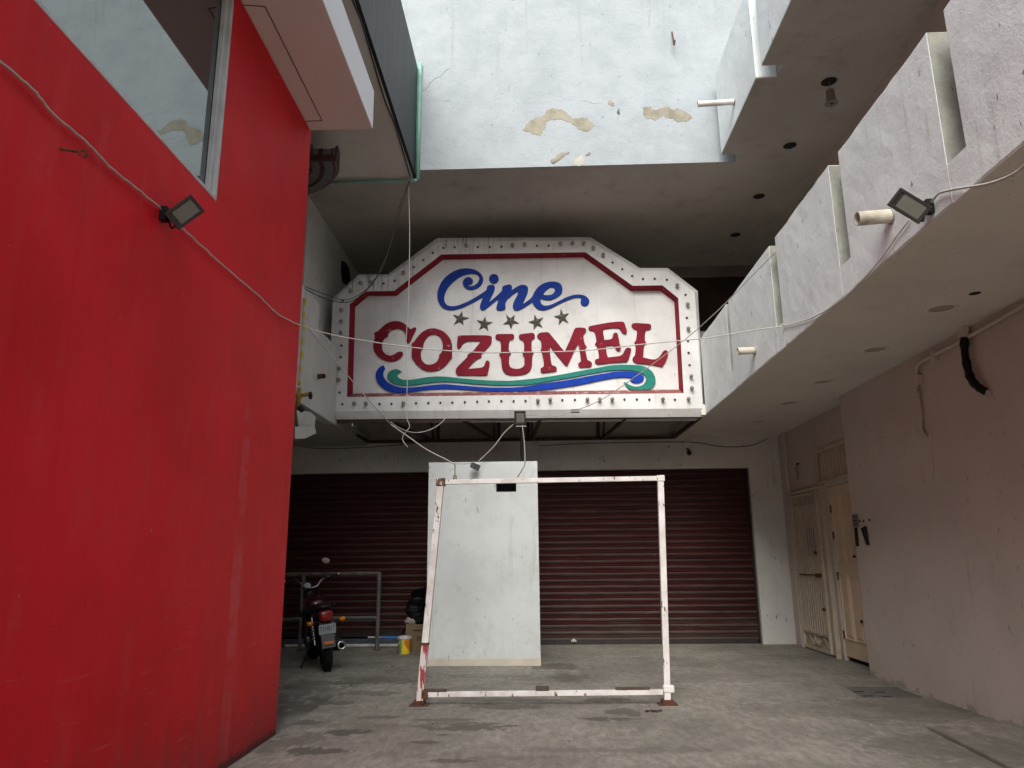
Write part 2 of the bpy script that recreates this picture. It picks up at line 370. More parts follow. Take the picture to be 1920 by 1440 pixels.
def ground_m():
    k = Nodes('old_ground'); col = k.mix(k.ramp(k.noise(f=.8, det=8), .35, .65), (.20, .19, .165), (.09, .08, .065))
    col = k.mix(k.math('MULTIPLY', k.ramp(k.noise((2.5, 1, 1), f=3, det=7, off=(4, 0, 0)), .5, .66), .6), col, (.28, .27, .24))
    return k.done(col, .9, k.noise(f=30, det=6), .4, .02)
M['ground'] = ground_m()

def shutter_m(dark):
    k = Nodes('roller_shutter_paint'); x, y, z = k.xyz()
    ph = k.math('FRACT', k.math('DIVIDE', z, .1075))
    red = k.mix(k.ramp(k.noise((.6, 1, 14), f=1.5, det=5), .35, .7), (.054, .005, .0055), (.027, .0035, .004))
    dust = k.mix(k.ramp(k.noise((1.5, 1, 6), f=2, det=6), .3, .7), (.066, .048, .037), (.036, .024, .019))
    lo = k.ramp(z, .1, 1.6, 1, .55)
    dm = k.math('MULTIPLY', k.math('MULTIPLY', k.ramp(ph, .42, .5), k.ramp(ph, .93, .99, 1, 0)), k.math('MULTIPLY', lo, k.ramp(k.noise((.9, 1, 9), f=1.4, det=6, off=(3, 0, 1)), .30, .58, .35, 1)))
    col = k.mix(dm, red, dust)
    base = k.math('MULTIPLY', k.ramp(k.math('ADD', z, k.noise((1, 1, 3), f=2, det=5)), .55, 1.0, 1, 0), .6)
    col = k.mix(base, col, (.075, .058, .044))
    line = k.math('ADD', k.ramp(k.math('ABSOLUTE', k.math('SUBTRACT', ph, .40)), .02, .05, 1, 0), k.ramp(k.math('ABSOLUTE', k.math('SUBTRACT', ph, .70)), .012, .03, .5, 0))
    col = k.mix(k.math('MULTIPLY', line, .7), col, (.02, .01, .01))
    sp = k.noise((1, 1, 2), f=13, det=4, off=(4, 7, 2)); col = k.mix(k.math('MULTIPLY', k.ramp(sp, .715, .745), .7), col, (.34, .30, .28))
    return k.done(col, .6, k.noise(f=30), .1, .004, spec=.3)
M['shutter'] = shutter_m(0)

def framepaint(name, rusty):
    k = Nodes(name)
    c = k.mix(k.ramp(k.noise(f=5, det=5), .35, .7), (.76, .745, .72), (.58, .545, .51))
    ch = k.ramp(k.noise((14, 14, 5), f=1.6, det=6, rough=.65), .66 - rusty, .70 - rusty)
    c = k.mix(ch, c, k.mix(k.ramp(k.noise(f=30), .4, .6), (.06, .035, .025), (.17, .065, .022)))
    return k.done(c, .6, ch, .25, .004)
M['frame'] = framepaint('chipped_white_paint', .045); M['framer'] = framepaint('chipped_rusty_paint', .19)
def framered():
    k = Nodes('red_overpaint'); c = k.mix(k.ramp(k.noise((22, 22, 3), f=1.3, det=5), .50, .55), (.66, .60, .57), (.34, .03, .045))
    return k.done(c, .6)
M['framered'] = framered()
M['rust'] = simple('rusty_iron', (.13, .048, .020), .85, .55, 22, bs=.5)
M['angle'] = simple('rusty_angle_iron', (.075, .042, .030), .8, .6, 9, bs=.4)

def signwhite(name, drip):
    k = Nodes(name); x, y, z = k.xyz()
    c = k.mix(k.ramp(k.noise(f=2.2, det=6), .35, .7), (.72, .725, .715), (.61, .615, .60))
    top = k.math('ADD', k.math('MULTIPLY', k.ramp(z, 6.05, 6.42), k.ramp(x, .1, -.9)), k.math('MULTIPLY', k.ramp(z, 5.35, 5.75), k.ramp(x, -1.75, -2.1)))
    dr = k.ramp(k.noise((30, 1, 1.8), f=1.0, det=4, rough=.6), .53, .66)
    c = k.mix(k.math('MULTIPLY', k.math('MULTIPLY', dr, top), .85*drip), c, (.13, .10, .065))
    gr = k.math('MULTIPLY', k.ramp(k.noise(f=7, det=7, off=(3, 3, 1)), .56, .74), .22)
    c = k.mix(gr, c, (.36, .34, .31))
    sp = k.noise(f=26, det=3, off=(5, 1, 2)); c = k.mix(k.math('MULTIPLY', k.ramp(sp, .71, .74), .6), c, (.10, .08, .07))
    rn = k.math('MULTIPLY', k.ramp(k.noise((9, 1, .5), f=1.4, det=6, off=(2, 2, 5)), .56, .78), .35)
    c = k.mix(rn, c, (.38, .34, .28))
    return k.done(c, .65, k.math('ADD', k.noise(f=9, det=7), k.math('MULTIPLY', k.noise(f=45, det=3), .3)), .4, .012, spec=.2)
M['signwhite'] = signwhite('sign_white_paint', 1); M['signpanel'] = signwhite('sign_panel_paint', 0)
def signred(name, c, chip, chipc):
    k = Nodes(name); x, y, z = k.xyz()
    col = k.mix(k.ramp(k.noise(f=4, det=6), .35, .7), c, sc(c, .78))
    col = k.mix(k.math('MULTIPLY', k.ramp(k.noise((1, 1, 1), f=11, det=6, off=(3, 2, 2)), .66-chip, .72-chip), .8), col, chipc)
    return k.done(col, .7, k.noise(f=30, det=4), .15, .006, spec=.15)
M['signred'] = signred('red_moulding_paint', (.27, .016, .030), 0, (.46, .12, .13))
M['signfaded'] = signred('faded_moulding_paint', (.26, .10, .095), .10, (.48, .34, .32))
M['letter'] = signred('crimson_letter_paint', (.215, .012, .027), 0.0, (.50, .16, .18))

def clad():
    k = Nodes('dark_cladding'); x, y, z = k.xyz()
    col = k.mix(k.ramp(k.noise((1, 14, .6), f=1.6, det=6), .35, .7), (.020, .023, .028), (.036, .042, .050))
    col = k.mix(k.math('MULTIPLY', k.ramp(k.noise((1, 5, .5), f=1.4, det=5, off=(3, 3, 3)), .5, .72), .45), col, (.065, .078, .088))
    ph = k.math('ABSOLUTE', k.math('SUBTRACT', k.math('FRACT', k.math('MULTIPLY', y, 1/.12)), .5))
    col = k.mix(k.ramp(ph, .44, .48), col, (.015, .016, .018))
    return k.done(col, .45, k.math('ADD', k.ramp(ph, .42, .48, 1, 0), k.noise(f=6)), .3, .01, spec=.15)
M['clad'] = clad()
def bucket_m():
    k = Nodes('bucket_print'); tc = k.n('ShaderNodeTexCoord'); sx = k.n('ShaderNodeSeparateXYZ'); k.l(tc.outputs['Object'], sx.inputs[0])
    x, y, z = sx.outputs
    n_ = k.noise(f=18, det=4)
    a = k.math('ADD', x, k.math('MULTIPLY', k.math('SUBTRACT', n_, .5), .06))
    col = k.mix(k.ramp(a, -.035, -.015), (.13, .26, .06), (.78, .58, .03))
    col = k.mix(k.math('MULTIPLY', k.ramp(k.noise(f=30, off=(2, 2, 2)), .52, .56), k.ramp(a, -.03, -.02, 1, 0)), col, (.5, .58, .42))
    orn = k.math('MULTIPLY', k.ramp(k.math('SUBTRACT', z, k.math('MULTIPLY', x, -1.4)), .165, .175), k.ramp(x, .0, .02))
    col = k.mix(orn, col, (.62, .22, .02))
    col = k.mix(k.ramp(z, .215, .22), col, (.55, .58, .62))
    return k.done(col, .4)
M['bucket'] = bucket_m()
def tapestripe():
    k = Nodes('yellow_white_pipe_tape'); x, y, z = k.xyz()
    p = k.math('FRACT', k.math('MULTIPLY', k.math('ADD', z, k.math('MULTIPLY', k.noise(f=6), .15)), 5.5))
    return k.done(k.mix(k.ramp(p, .45, .55), (.62, .46, .06), (.55, .55, .47)), .5)
M['gaspipe'] = tapestripe()
def barrel_m():
    k = Nodes('striped_barrel_wood'); x, y, z = k.xyz()
    c = k.mix(k.ramp(k.noise((9, 9, .8), f=2, det=5), .45, .58), (.060, .022, .018), (.12, .115, .11)); return k.done(c, .7, k.noise((20, 20, 2), f=2), .3, .01)
M['barrelin'] = barrel_m(); M['ringgrey'] = simple('weathered_grey_wood', (.15, .15, .148), .7, .4, 20, bs=.3); M['ringred'] = simple('dark_red_wood', (.060, .018, .014), .7, .4, 12, bs=.3)
print('materials', len(M))

# ================================================================== SETTING
YN = -4.6  # unseen wall ends behind the viewer, set long to dim the passage
XR, XU, YB, YW, Z1, Z2, XW, XL = 2.53, 2.57, 9.36, 13.16, 3.50, 6.75, 4.04, -2.32
g = MB(); g.box(-60, 60, -60, 60, -.6, -.035); tag(g.build('ground', M['ground']), kind='structure')
g = MB(); g.box(-2.26, 4.6, YN, 9.25, -.5, 0); g.box(-5.4, 4.6, 9.25, 13.6, -.5, 0); tag(g.build('concrete_floor', M['floor'], bevel=.012), kind='structure')
# low raised concrete strip along the right wall
g = MB(); a, b, c_ = aZ(1735, 1365, .0), aZ(1885, 1440, .0), aZ(1850, 1363, 0)
g.prism([(a.x, a.y, -.1), (b.x-.25, 2.0, -.1), (4.04, 2.0, -.1), (4.04, c_.y+.1, -.1)], (0, 0, .135)); tag(g.build('pavement_strip', M['floor'], bevel=.015), kind='structure')

# unseen row across the street, added to hold back light from behind
ob = empty('light_block_building', (0, -27, 0), 'unseen pale building across the street, added to block light from behind the viewer', 'building')
g = MB(); g.box(-16, 16, -32, -27, -.3, 6.5); g.build('wall', M['white'], ob)
g = MB(); g.box(-16.2, 16.2, -32.1, -26.8, 6.5, 6.8); g.build('roof', M['beam'], ob)
# ================================================================== RED BUILDING
rb = empty('red_building', (XL, 3, 0), 'tall smooth red painted wall with a large window, at the left of the passage', 'building')
WY0, WY1, WZ0, WZ1 = 0.9, 4.89, 4.02, 5.72
g = MB(); xb = XL-.25
g.box(xb, XL, YN, 6.90, -.4, WZ0); g.box(xb, XL, WY1, 6.90, WZ0, 6.6); g.box(xb, XL, YN, WY1, WZ1, 6.6); g.box(xb, XL, YN, WY0, WZ0, WZ1)
g.box(-5.2, xb, 6.65, 6.90, -.4, 6.6)
g.build('wall', M['redwall'], rb)
g = MB(); g.box(XL-.075, XL-.06, WY0, WY1, WZ0, WZ1); win = g.build('window', M['glass'], rb)
g = MB(); xi, xo = XL-.058, XL-.004
g.box(xi, XL-.02, WY1-.075, WY1-.03, WZ0+.02, WZ1); g.box(xi, XL+.004, WY1-.03, WY1+.004, WZ0+.02, WZ1); g.box(xi, xo+.008, WY0, WY1+.004, WZ0-.008, WZ0+.019)
g.box(xi, XL-.02, WY0, WY1-.075, WZ1-.06, WZ1-.002)
g.build('window_frame', M['winframe'], win, bevel=.004)
led = MB(); led.box(XL, -1.672, YN, 6.87, 5.83, 6.25); ledo = led.build('canopy', M['ledge'], rb, bevel=.006)
g = MB(); g.box(-1.672, -1.66, YN, 6.87, 5.832, 6.27); g.build('fascia', M['fascia'], ledo, bevel=.002)
# dark joint line of the access panel in the canopy soffit
g = MB(); q = [aZ(*p, 5.83) for p in ((443, 8), (497, 12), (604, 226), (570, 227))]
for i in range(4):
    g.bar((q[i].x, q[i].y, 5.829), (q[(i+1) % 4].x, q[(i+1) % 4].y, 5.829), .010, .006)
g.build('access_panel_seam', simple('seam_dark', (.16, .12, .11), .9), ledo)

# ================================================================== CLAD BOX (upper left)
BX, BZ, BT = -1.63, 6.61, 8.36
cb = empty('clad_upper_storey', (BX, 5, BZ), 'projecting upper storey clad in dark grey sheets, above the red wall', 'building')
g = MB(); g.box(-5.2, BX-.03, YN, 9.355, BZ, BT-.02); g.build('soffit_block', M['boxsoffit'], cb)
g = MB(); g.box(BX-.028, BX, YN, 9.352, BZ+.035, BT); g.build('cladding', M['clad'], cb)
g = MB(); g.box(BX-.03, BX+.012, YN, 9.352, BZ+.005, BZ+.034); g.build('edge_trim', M['black'], cb, bevel=.003)
g = MB(); g.tube([(BX+.035, 9.325, BZ-.03), (BX+.035, 9.325, BT+.08)], .028, 10); g.tube([(BX+.01, 9.33, BZ+.1), (BX+.01, 9.33, BT)], .014, 8); g.build('corner_pipe', M['mint'], cb, smooth=True)
g = MB(); g.tube([(BX+.03, 9.325, BZ-.035), (-3.4, 9.325, BZ-.035)], .022, 10); g.build('soffit_pipe', M['mint'], cb, smooth=True)

# half-round boarded canopy behind the red wall
cx, cy, zq = -3.27, 7.94, 6.10
br = empty('round_canopy', (cx, cy, zq), 'half round canopy edged in dark red and grey wood, just behind the red wall corner', 'canopy')
def half(r0, r1, z0, z1, n=40):
    return [((cx+r*math.cos(a), cy+r*math.sin(a), z)) for (r, z, a) in []]
g = MB(); pts = [(cx+.62*math.cos(math.pi*i/40), cy+.62*math.sin(math.pi*i/40), zq+.03) for i in range(41)]; g.prism(pts, (0, 0, .2)); g.build('boarded_underside', M['barrelin'], br)
for mt, r0, r1, z0, z1 in (('ringgrey', .61, .70, .012, .0), ('ringred', .70, .755, .0, .012), ('ringgrey', .755, .86, .0, .0), ('ringred', .86, .885, .004, .012), ('ringgrey', .885, .905, .012, .014), ('ringred', .905, .93, .02, .05)):
    g = MB(); vs = []; fs = []
    for i in range(41):
        a = math.pi*i/40
        for r, z in ((r0, z0), (r1, z1), (r1, z1+.16), (r0, z0+.16)): vs.append((cx+r*math.cos(a), cy+r*math.sin(a), zq+z))
    for i in range(40):
        for k in range(4): fs.append((i*4+k, i*4+(k+1) % 4, i*4+4+(k+1) % 4, i*4+4+k))
    fs += [(0, 1, 2, 3), (163, 162, 161, 160)]
    g.add(vs, fs); g.build('edge_ring', M[mt], br)
g = MB(); g.box(cx-.93, cx+.93, cy-.04, cy-.001, zq-.01, zq+.06); g.build('front_board', M['ringred'], br)
g = MB(); g.tube([(cx-.2, cy+.4, zq+.2), (cx-.2, cy+.4, BZ)], .05, 10); g.build('hanger', M['ringred'], br)

# ================================================================== CINEMA BUILDING (back)
cbld = empty('cinema_building', (0, YW, 0), 'pale cinema building closing the passage, with roller shutters below and a bright blank upper wall', 'building')
g = MB(); g.box(-5.2, 2.808, YB, 9.378, Z2, 10.4); g.box(-5.2, 4.4, 9.378, 9.62, Z2+.25, 10.4); g.box(2.808, 4.4, YB, 9.378, Z2+.202, 10.4); uw = g.build('upper_wall', M['bright'], cbld)
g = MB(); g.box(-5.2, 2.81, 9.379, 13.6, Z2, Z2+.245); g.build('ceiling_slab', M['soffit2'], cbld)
g = MB()
g.box(-5.2, 4.22, YW, 13.45, 2.955, 3.505); g.box(3.722, 4.22, YW, 13.45, -.2, 2.955); g.box(4.221, 4.9, YW+.001, 13.45, -.2, 3.505); g.box(-1.62, -.42, YW, 13.45, -.2, 2.955); g.box(-5.2, -4.95, YW, 13.45, -.2, 2.955)
g.build('lower_wall', M['white'], cbld)
g = MB(); g.box(-5.40, -5.201, 6.5, 13.6, -.3, 6.7); g.build('far_side_wall', M['white'], cbld)  # unseen wall, added to close a light gap by the left shutter
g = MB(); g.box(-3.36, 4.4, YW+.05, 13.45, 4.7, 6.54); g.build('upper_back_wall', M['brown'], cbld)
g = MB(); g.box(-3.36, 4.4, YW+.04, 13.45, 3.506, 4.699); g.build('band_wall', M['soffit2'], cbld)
g = MB(); g.box(-3.36, 4.4, YW, 13.45, 6.541, Z2+.002); g.build('back_beam', M['beam'], cbld)
g = MB(); g.box(-5.2, -3.35, 10.02, 13.15, 3.61, Z2+.002); g.build('left_return_wall', M['white'], cbld)
g = MB(); hp = [aX(px, py, -3.346) for px, py in ((640, 488), (648, 492), (655, 505), (657, 525), (650, 535), (642, 530), (639, 510))]
g.prism(hp, (.003, 0, 0)); g.build('broken_hole_shade', M['holeshade'], cbld)  # flat black patch on the wall, painted for the shade inside a hole
# bare plaster where the paint has flaked off the upper wall
def px_patch(pts, name, mt, parent, org=(960, 0), k=1920/440.):
    g = MB(); pp = []
    P3 = [aY(org[0]+x/k, org[1]+y/k, YB-.001) for x, y in pts]
    n = len(P3)
    for i in range(n):
        a, b = P3[i], P3[(i+1) % n]
        for t in (0, .17, .33, .5, .67, .83):
            q = a.lerp(b, t); j = .016 if t else .004
            pp.append(q + Vector((random.uniform(-j, j), 0, random.uniform(-j, j))))
    g.prism(pp, (0, -.003, 0)); return g.build(name, mt, parent)
for pts in ([(85,1060),(150,990),(275,930),(285,900),(340,885),(420,905),(470,950),(510,975),(610,965),(650,1000),(675,1035),(610,1078),(560,1060),(490,1010),(420,985),(330,975),(280,990),(265,1060),(225,1115),(160,1090)],
            [(790,830),(815,822),(838,850),(825,872),(795,858)], [(862,897),(882,900),(882,935),(866,930)],
            [(1075,880),(1140,875),(1170,900),(1240,875),(1290,880),(1320,905),(1360,887),(1420,910),(1478,965),(1420,1000),(1340,990),(1310,965),(1265,965),(1245,935),(1210,960),(1180,990),(1100,965),(1072,930)],
            [(315,1320),(400,1250),(470,1243),(450,1265),(370,1320),(330,1340)]):
    px_patch(pts, 'bare_plaster_patch', M['barep'], cbld)
px_patch([(515,1290),(570,1275),(600,1310),(590,1350),(505,1355)], 'bare_plaster_patch', simple('grey_render_patch', (.42, .40, .36), .9, .2, 8, bs=.3), cbld)
px_patch([(600,1270),(625,1250),(645,1255),(630,1275)], 'bare_plaster_patch', simple('dark_render_patch', (.2, .18, .14), .9, .2, 8, bs=.3), cbld)
# roller shutters
def shutter(x0, x1, z0, z1):
    g = MB(); P = .1075; prof = []; zz = math.ceil(z0/P)*P - P
    while zz < z1:
        for f, dy in ((0.02, .012), (.12, .003), (.30, .0), (.40, .016), (.44, .010), (.58, .001), (.75, -.002), (.92, .006)):
            h = zz + f*P
            if z0 <= h <= z1: prof.append((h, 13.30+dy))
        zz += P
    vs = []; fs = []
    nx = 24; rd = random.Random(int(x0*100)); row = None; last = None
    for h, y in prof:
        if last is None or int(h/P) != last:
            last = int(h/P); a_, b_, c_ = rd.uniform(-.006, .006), rd.uniform(.6, 1.6), rd.uniform(0, 6); dent = (rd.uniform(0, nx), rd.uniform(.004, .016) if rd.random() < .35 else 0)
        for i in range(nx+1): vs.append((x0+(x1-x0)*i/nx, y+.004*math.sin(i*.5*b_+c_)+dent[1]*math.exp(-((i-dent[0])/1.6)**2), h+a_*.6*math.sin(i/nx*math.pi*b_+c_)))
    for j in range(len(prof)-1):
        for i in range(nx): a_ = j*(nx+1)+i; fs.append((a_, a_+1, a_+nx+2, a_+nx+1))
    g.add(vs, fs); o = g.build('roller_shutter', M['shutter'], cbld)
    for xa in (x0, x1-.025):
        g = MB(); g.box(xa, xa+.025, 13.24, 13.285, z0-.02, z1); g.build('guide_rail', M['dkmetal'], o)
    g = MB(); g.box(x0+.05, x1-.05, 13.27, 13.33, z0-.025, z0+.05); g.build('bottom_bar', M['dkmetal'], o)
    return o
shutter(-4.94, -1.63, .17, 2.95); sh2 = shutter(-.41, 3.715, .03, 2.95)
g = MB(); c = aY(1076, 1202, 13.26); g.cbox(c, (.09, .03, .03)); g.sphere(c+Vector((0, -.02, .01)), .03, 10); g.build('lock', M['pvcd'], sh2, bevel=.005)
g = MB(); g.box(-5.2, 4.3, 13.42, 13.5, 0, 2.95); g.build('shop_shade_sheet', M['holeshade'], cbld)  # black sheet stands in for the unlit space behind the shutters

# left low balcony stub
lb = empty('balcony_stub', (-3.05, 10, 3.44), 'short white balcony with a stepped parapet squeezed between red wall and sign', 'balcony')
g = MB(); g.box(-5.2, -3.06, 8.4, 13.15, 3.44, 3.60); g.build('slab', M['soffit2'], lb)
g = MB(); g.box(-3.19, -3.05, 8.4, 9.88, 3.43, 4.98); g.build('parapet_panel', M['white'], lb, bevel=.01)
g = MB(); g.box(-3.22, -3.055, 9.885, 10.95, 3.435, 4.63); g.build('parapet_panel', M['white'], lb, bevel=.01)
for k_, q in enumerate(([(556, 770), (582, 772), (592, 782), (590, 800), (560, 800)], [(553, 800), (590, 800), (593, 812), (572, 822), (553, 822)])):
    g = MB(); g.prism([aX(px, py, -3.02+.06*k_) for px, py in q], (-.03, .05, 0)); g.build('broken_edge', M['white'], lb)

# ================================================================== RIGHT LOWER BALCONY
bl = empty('balcony', (XR, 6, Z1), 'lower white balcony on the right, parapet cut by narrow upright slots', 'balcony')
g = MB(); g.box(XR+.15, XW, YN, 10.975, Z1, Z1+.16); g.box(XR+.003, XR+.149, YN, 10.965, Z1, Z1+.0035); g.box(2.47, 4.27, 10.976, YW-.002, Z1+.001, Z1+.16); g.box(XW+.001, 4.27, 9.8, 10.975, Z1+.001, Z1+.16); g.build('slab', M['soffit'], bl)
SL = [(-3.17, -2.97), (-1.4, -1.2), (.36, .56), (2.10, 2.30), (3.98, 4.18), (5.62, 5.83), (7.30, 7.50), (9.27, 9.40)]
g = MB(); g.box(XR+.15, XR+.27, YN, 10.96, Z1+.161, 4.66)
for a, b in SL: g.box(XR+.001, XR+.149, a+.0005, b-.0005, Z1+.004, 3.76)
g.build('parapet_core', M['parapet'], bl)
for a, b in SL:
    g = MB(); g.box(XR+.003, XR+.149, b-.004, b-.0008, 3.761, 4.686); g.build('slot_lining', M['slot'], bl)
ed = [YN]+[v for s in SL for v in s]+[10.97]
def rough_panel(x0, x1, y0, y1, z0, z1, amp=.012, bot=.0):
    """parapet panel with a slightly uneven hand-trowelled face"""
    g = MB(); ny = max(3, int((y1-y0)/.12)); nz = 10; vs = []; fs = []
    for i in range(ny+1):
        for j in range(nz+1):
            ax = 0 if i in (0, ny) or j in (0, nz) else random.uniform(-amp, amp)*.4
            zj = z0+(z1-z0)*j/nz + (random.uniform(0, bot) if j == 0 else random.uniform(-.006, .006) if j == nz else 0)
            vs.append((x0+ax, y0+(y1-y0)*i/ny, zj))
    n0 = len(vs)
    for i in range(ny):
        for j in range(nz):
            a = i*(nz+1)+j; fs.append((a, a+1, a+nz+2, a+nz+1))
    vs += [(x1, v[1], v[2]) for v in vs]
    for i in range(ny):
        a, b = i*(nz+1), (i+1)*(nz+1); fs.append((a, b, n0+b, n0+a)); a += nz; b += nz; fs.append((a, n0+a, n0+b, b))
    for j in range(nz):
        fs.append((j, n0+j, n0+j+1, j+1)); a = ny*(nz+1)+j; fs.append((a, a+1, n0+a+1, n0+a))
    for i in range(ny):
        for j in range(nz):
            a = n0+i*(nz+1)+j; fs.append((a, a+nz+1, a+nz+2, a+1))
    g.add(vs, fs); return g
for i in range(0, len(ed), 2):
    y0, y1 = ed[i], ed[i+1]
    g = rough_panel(XR, XR+.148, y0, y1, Z1+.004, 4.69, .004, .008)
    g.build('parapet_panel', M['parapet'], bl, bevel=.006)
g = MB(); g.box(2.50, 2.95, 11.55, 11.65, Z1+.162, 4.98); g.build('end_panel', M['bright'], bl)

# ================================================================== RIGHT UPPER BALCONY
bu = empty('balcony', (XU, 6, Z2), 'upper white balcony on the right, high above the lower parapet, with a slotted edge', 'balcony')
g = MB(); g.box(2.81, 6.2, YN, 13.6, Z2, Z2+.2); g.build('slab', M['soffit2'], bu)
g = MB(); g.box(2.812, 2.95, YN, YB-.002, Z2+.201, 7.95); g.build('parapet_core', M['parapet'], bu)
for y0, y1 in ((7.52, 9.17), (5.62, 7.30), (3.8, 5.4), (1.9, 3.58), (YN, 1.7)):
    rough_panel(XU, 2.809, y0, y1, Z2+.014, 7.98, .004, .0).build('parapet_panel', M['parapet'], bu, bevel=.006)
    g = MB(); g.box(XU+.002, 2.809, y0+.003, y1-.003, Z2, Z2+.013); g.build('soffit_strip', M['soffit2'], bu)

# ================================================================== SIDE BUILDING (right)
sb = empty('side_building', (XW, 6, 0), 'pinkish rendered side wall under the right balcony, with a door and gate', 'building')
g = MB(); g.box(XW, 4.5, YN, 9.80, -.3, Z1-.001); g.box(XW, 4.5, YN, 9.80, Z1+.162, Z2-.001); g.box(4.271, 4.5, 9.801, 13.159, Z1+.001, Z2-.001); g.build('wall', M['side'], sb)
g = MB(); DX = 4.27
g.box(DX, 4.5, 12.80, 13.159, -.3, Z1); g.box(DX, 4.5, 9.801, 12.80, 2.99, Z1); g.box(DX, 4.5, 11.45, 12.80, 2.48, 2.99)
g.box(DX, 4.5, 9.801, 10.05, -.3, 2.99); g.box(DX, 4.5, 11.16, 11.25, -.3, 2.48)
g.build('door_wall', M['side'], sb)
g = MB(); g.box(4.501, 4.7, 9.7, 13.159, -.3, Z1); g.box(4.3, 4.5, 11.251, 12.79, -.3, -.01); g.build('door_backing', M['beam'], sb)  # dark backing added behind door and gate to keep outside light out
g = MB(); g.box(4.21, DX-.001, 12.72, 12.86, 0, Z1); g.build('pilaster', M['side'], sb, bevel=.005)
g = MB(); g.prism([aX(px, py, XW-.001) for px, py in ((1604, 832), (1748, 802), (1752, 900), (1612, 922))], (-.008, 0, 0)); g.build('patched_render', M['side'], sb, bevel=.003)
# wooden door
dy0, dy1 = 10.06, 11.14
g = MB(); g.box(DX+.02, DX+.065, dy0, dy1, .06, 2.42); dr = g.build('door', M['door'], sb, bevel=.004)
g = MB(); wv = (dy1-dy0)
for r0, r1 in ((.30, 1.16), (1.34, 2.30)):
    for c in range(3):
        a = dy0+.07+c*(wv-.10)/3; b = a+(wv-.10)/3-.05
        for (p, q) in (((a, r0), (b, r0)), ((b, r0), (b, r1)), ((b, r1), (a, r1)), ((a, r1), (a, r0))):
            g.bar((DX+.016, p[0], p[1]), (DX+.016, q[0], q[1]), .028, .02)
        g.box(DX+.008, DX+.0195, a+.045, b-.045, r0+.045, r1-.045)
g.build('panel_moulding', M['door'], dr, bevel=.005)
for z in (.35, 1.15, 1.72, 2.10):
    g = MB(); g.box(DX+.0, DX+.0195, dy1-.045, dy1-.015, z-.055, z+.055); g.build('hinge', M['rust'], dr)
for z in (1.42, .58):
    g = MB(); g.sphere((DX-.01, dy0+.36, z), .022, 10); g.build('bolt_knob', M['black'], dr)
g = MB(); g.box(DX+.005, DX+.09, 11.145, 11.158, 0, 2.47); g.box(DX-.02, DX+.09, 10.05, 11.158, 2.425, 2.49); g.build('door_jamb', M['jamb'], sb, bevel=.003)
g = MB(); g.box(DX+.07, DX+.09, 10.05, 11.14, 0, .06); g.build('gap_shade_strip', M['holeshade'], sb)  # black strip painted for the shade in the gap under the door
# transom grille
g = MB(); ty0, ty1, tz0, tz1 = 10.05, 11.44, 2.50, 2.97
for a, b in (((ty0, tz0), (ty1, tz0)), ((ty0, tz1), (ty1, tz1)), ((ty1, tz0), (ty1, tz1))): g.bar((DX-.01, a[0], a[1]), (DX-.01, b[0], b[1]), .05, .05)
tg = g.build('transom_grille', M['gate'], sb, bevel=.004)
g = MB(); y = ty0+.05
while y < ty1-.03:
    g.tube([(DX-.01, y, tz0), (DX-.01, y, tz1)], .009, 6); y += .085
g.build('bar', M['gate'], tg)
g = MB(); g.box(DX+.03, DX+.04, ty0, ty1, tz0, tz1); g.build('backing_panel', M['door'], tg)
# metal gate
gy0, gy1 = 11.26, 12.71
g = MB()
for a, b, w_ in (((gy0+.04, 0.0), (gy0+.04, 2.46), .08), ((gy1-.03, 0.0), (gy1-.03, 2.46), .06), ((gy0, 2.44), (gy1, 2.44), .06), ((gy0+.3, .28), (gy1, .28), .04), ((gy0+.3, 2.20), (gy1, 2.20), .035), ((gy0+.3, .03), (gy0+.3, 2.42), .05), ((gy0+.3, 2.38), (gy1, 2.38), .03), ((gy0+.3, .04), (gy1, .04), .03)):
    g.bar((DX-.02, a[0], a[1]), (DX-.02, b[0], b[1]), w_, .05)
gt = g.build('gate', M['gate'], sb, bevel=.004)
g = MB(); y = gy0+.36; n_ = 0
while y < gy1-.06:
    g.bar((DX-.035, y, .28), (DX-.035, y, 2.20), .018, .018); y += .098
g.build('bar', M['gate'], gt)
g = MB(); wy0, wy1, wz0, wz1 = 11.80, 12.25, 1.42, 1.86; x0, x1 = DX-.012, DX+.0
g.box(x0, x1, gy0+.3, wy0, .28, 2.2); g.box(x0, x1, wy1, gy1-.05, .28, 2.2); g.box(x0, x1, wy0, wy1, .28, wz0); g.box(x0, x1, wy0, wy1, wz1, 2.2)
g.box(x0, x1, gy0+.08, gy0+.28, .02, 2.4); g.box(x0+.012, x1+.012, gy0+.3, gy1-.05, .03, .279); g.box(x0+.012, x1+.012, gy0+.3, gy1-.05, 2.201, 2.4)
g.build('sheet_panel', M['gate'], gt)
g = MB(); g.box(DX+.01, DX+.018, wy0, wy1, wz0, wz1); g.build('window', simple('gate_window_glass', (.12, .10, .095), .3), gt)
def spiral(cy, cz, r, s, up=1, n=22, turns=1.4):
    return [(DX-.03, cy+s*(r*(1-t*.75))*math.cos(t*turns*2*math.pi+math.pi/2), cz+up*(r*(1-t*.75))*math.sin(t*turns*2*math.pi+math.pi/2)) for t in [i/n for i in range(n+1)]]
gm = (gy0+.3+gy1-.05)/2
for zc, up in ((2.29, 1), (.16, 1)):
    g = MB()
    for s_ in (-1, 1):
        g.tube(spiral(gm+s_*.09, zc, .075, s_, up), .009, 6)
        g.tube(cat([(DX-.03, gm+s_*.12, zc-.06), (DX-.03, gm+s_*.3, zc+.06), (DX-.03, gm+s_*.45, zc-.02), (DX-.03, gm+s_*.5, zc-.07)]), .009, 6)
    g.build('scroll_work', M['gate'], gt)
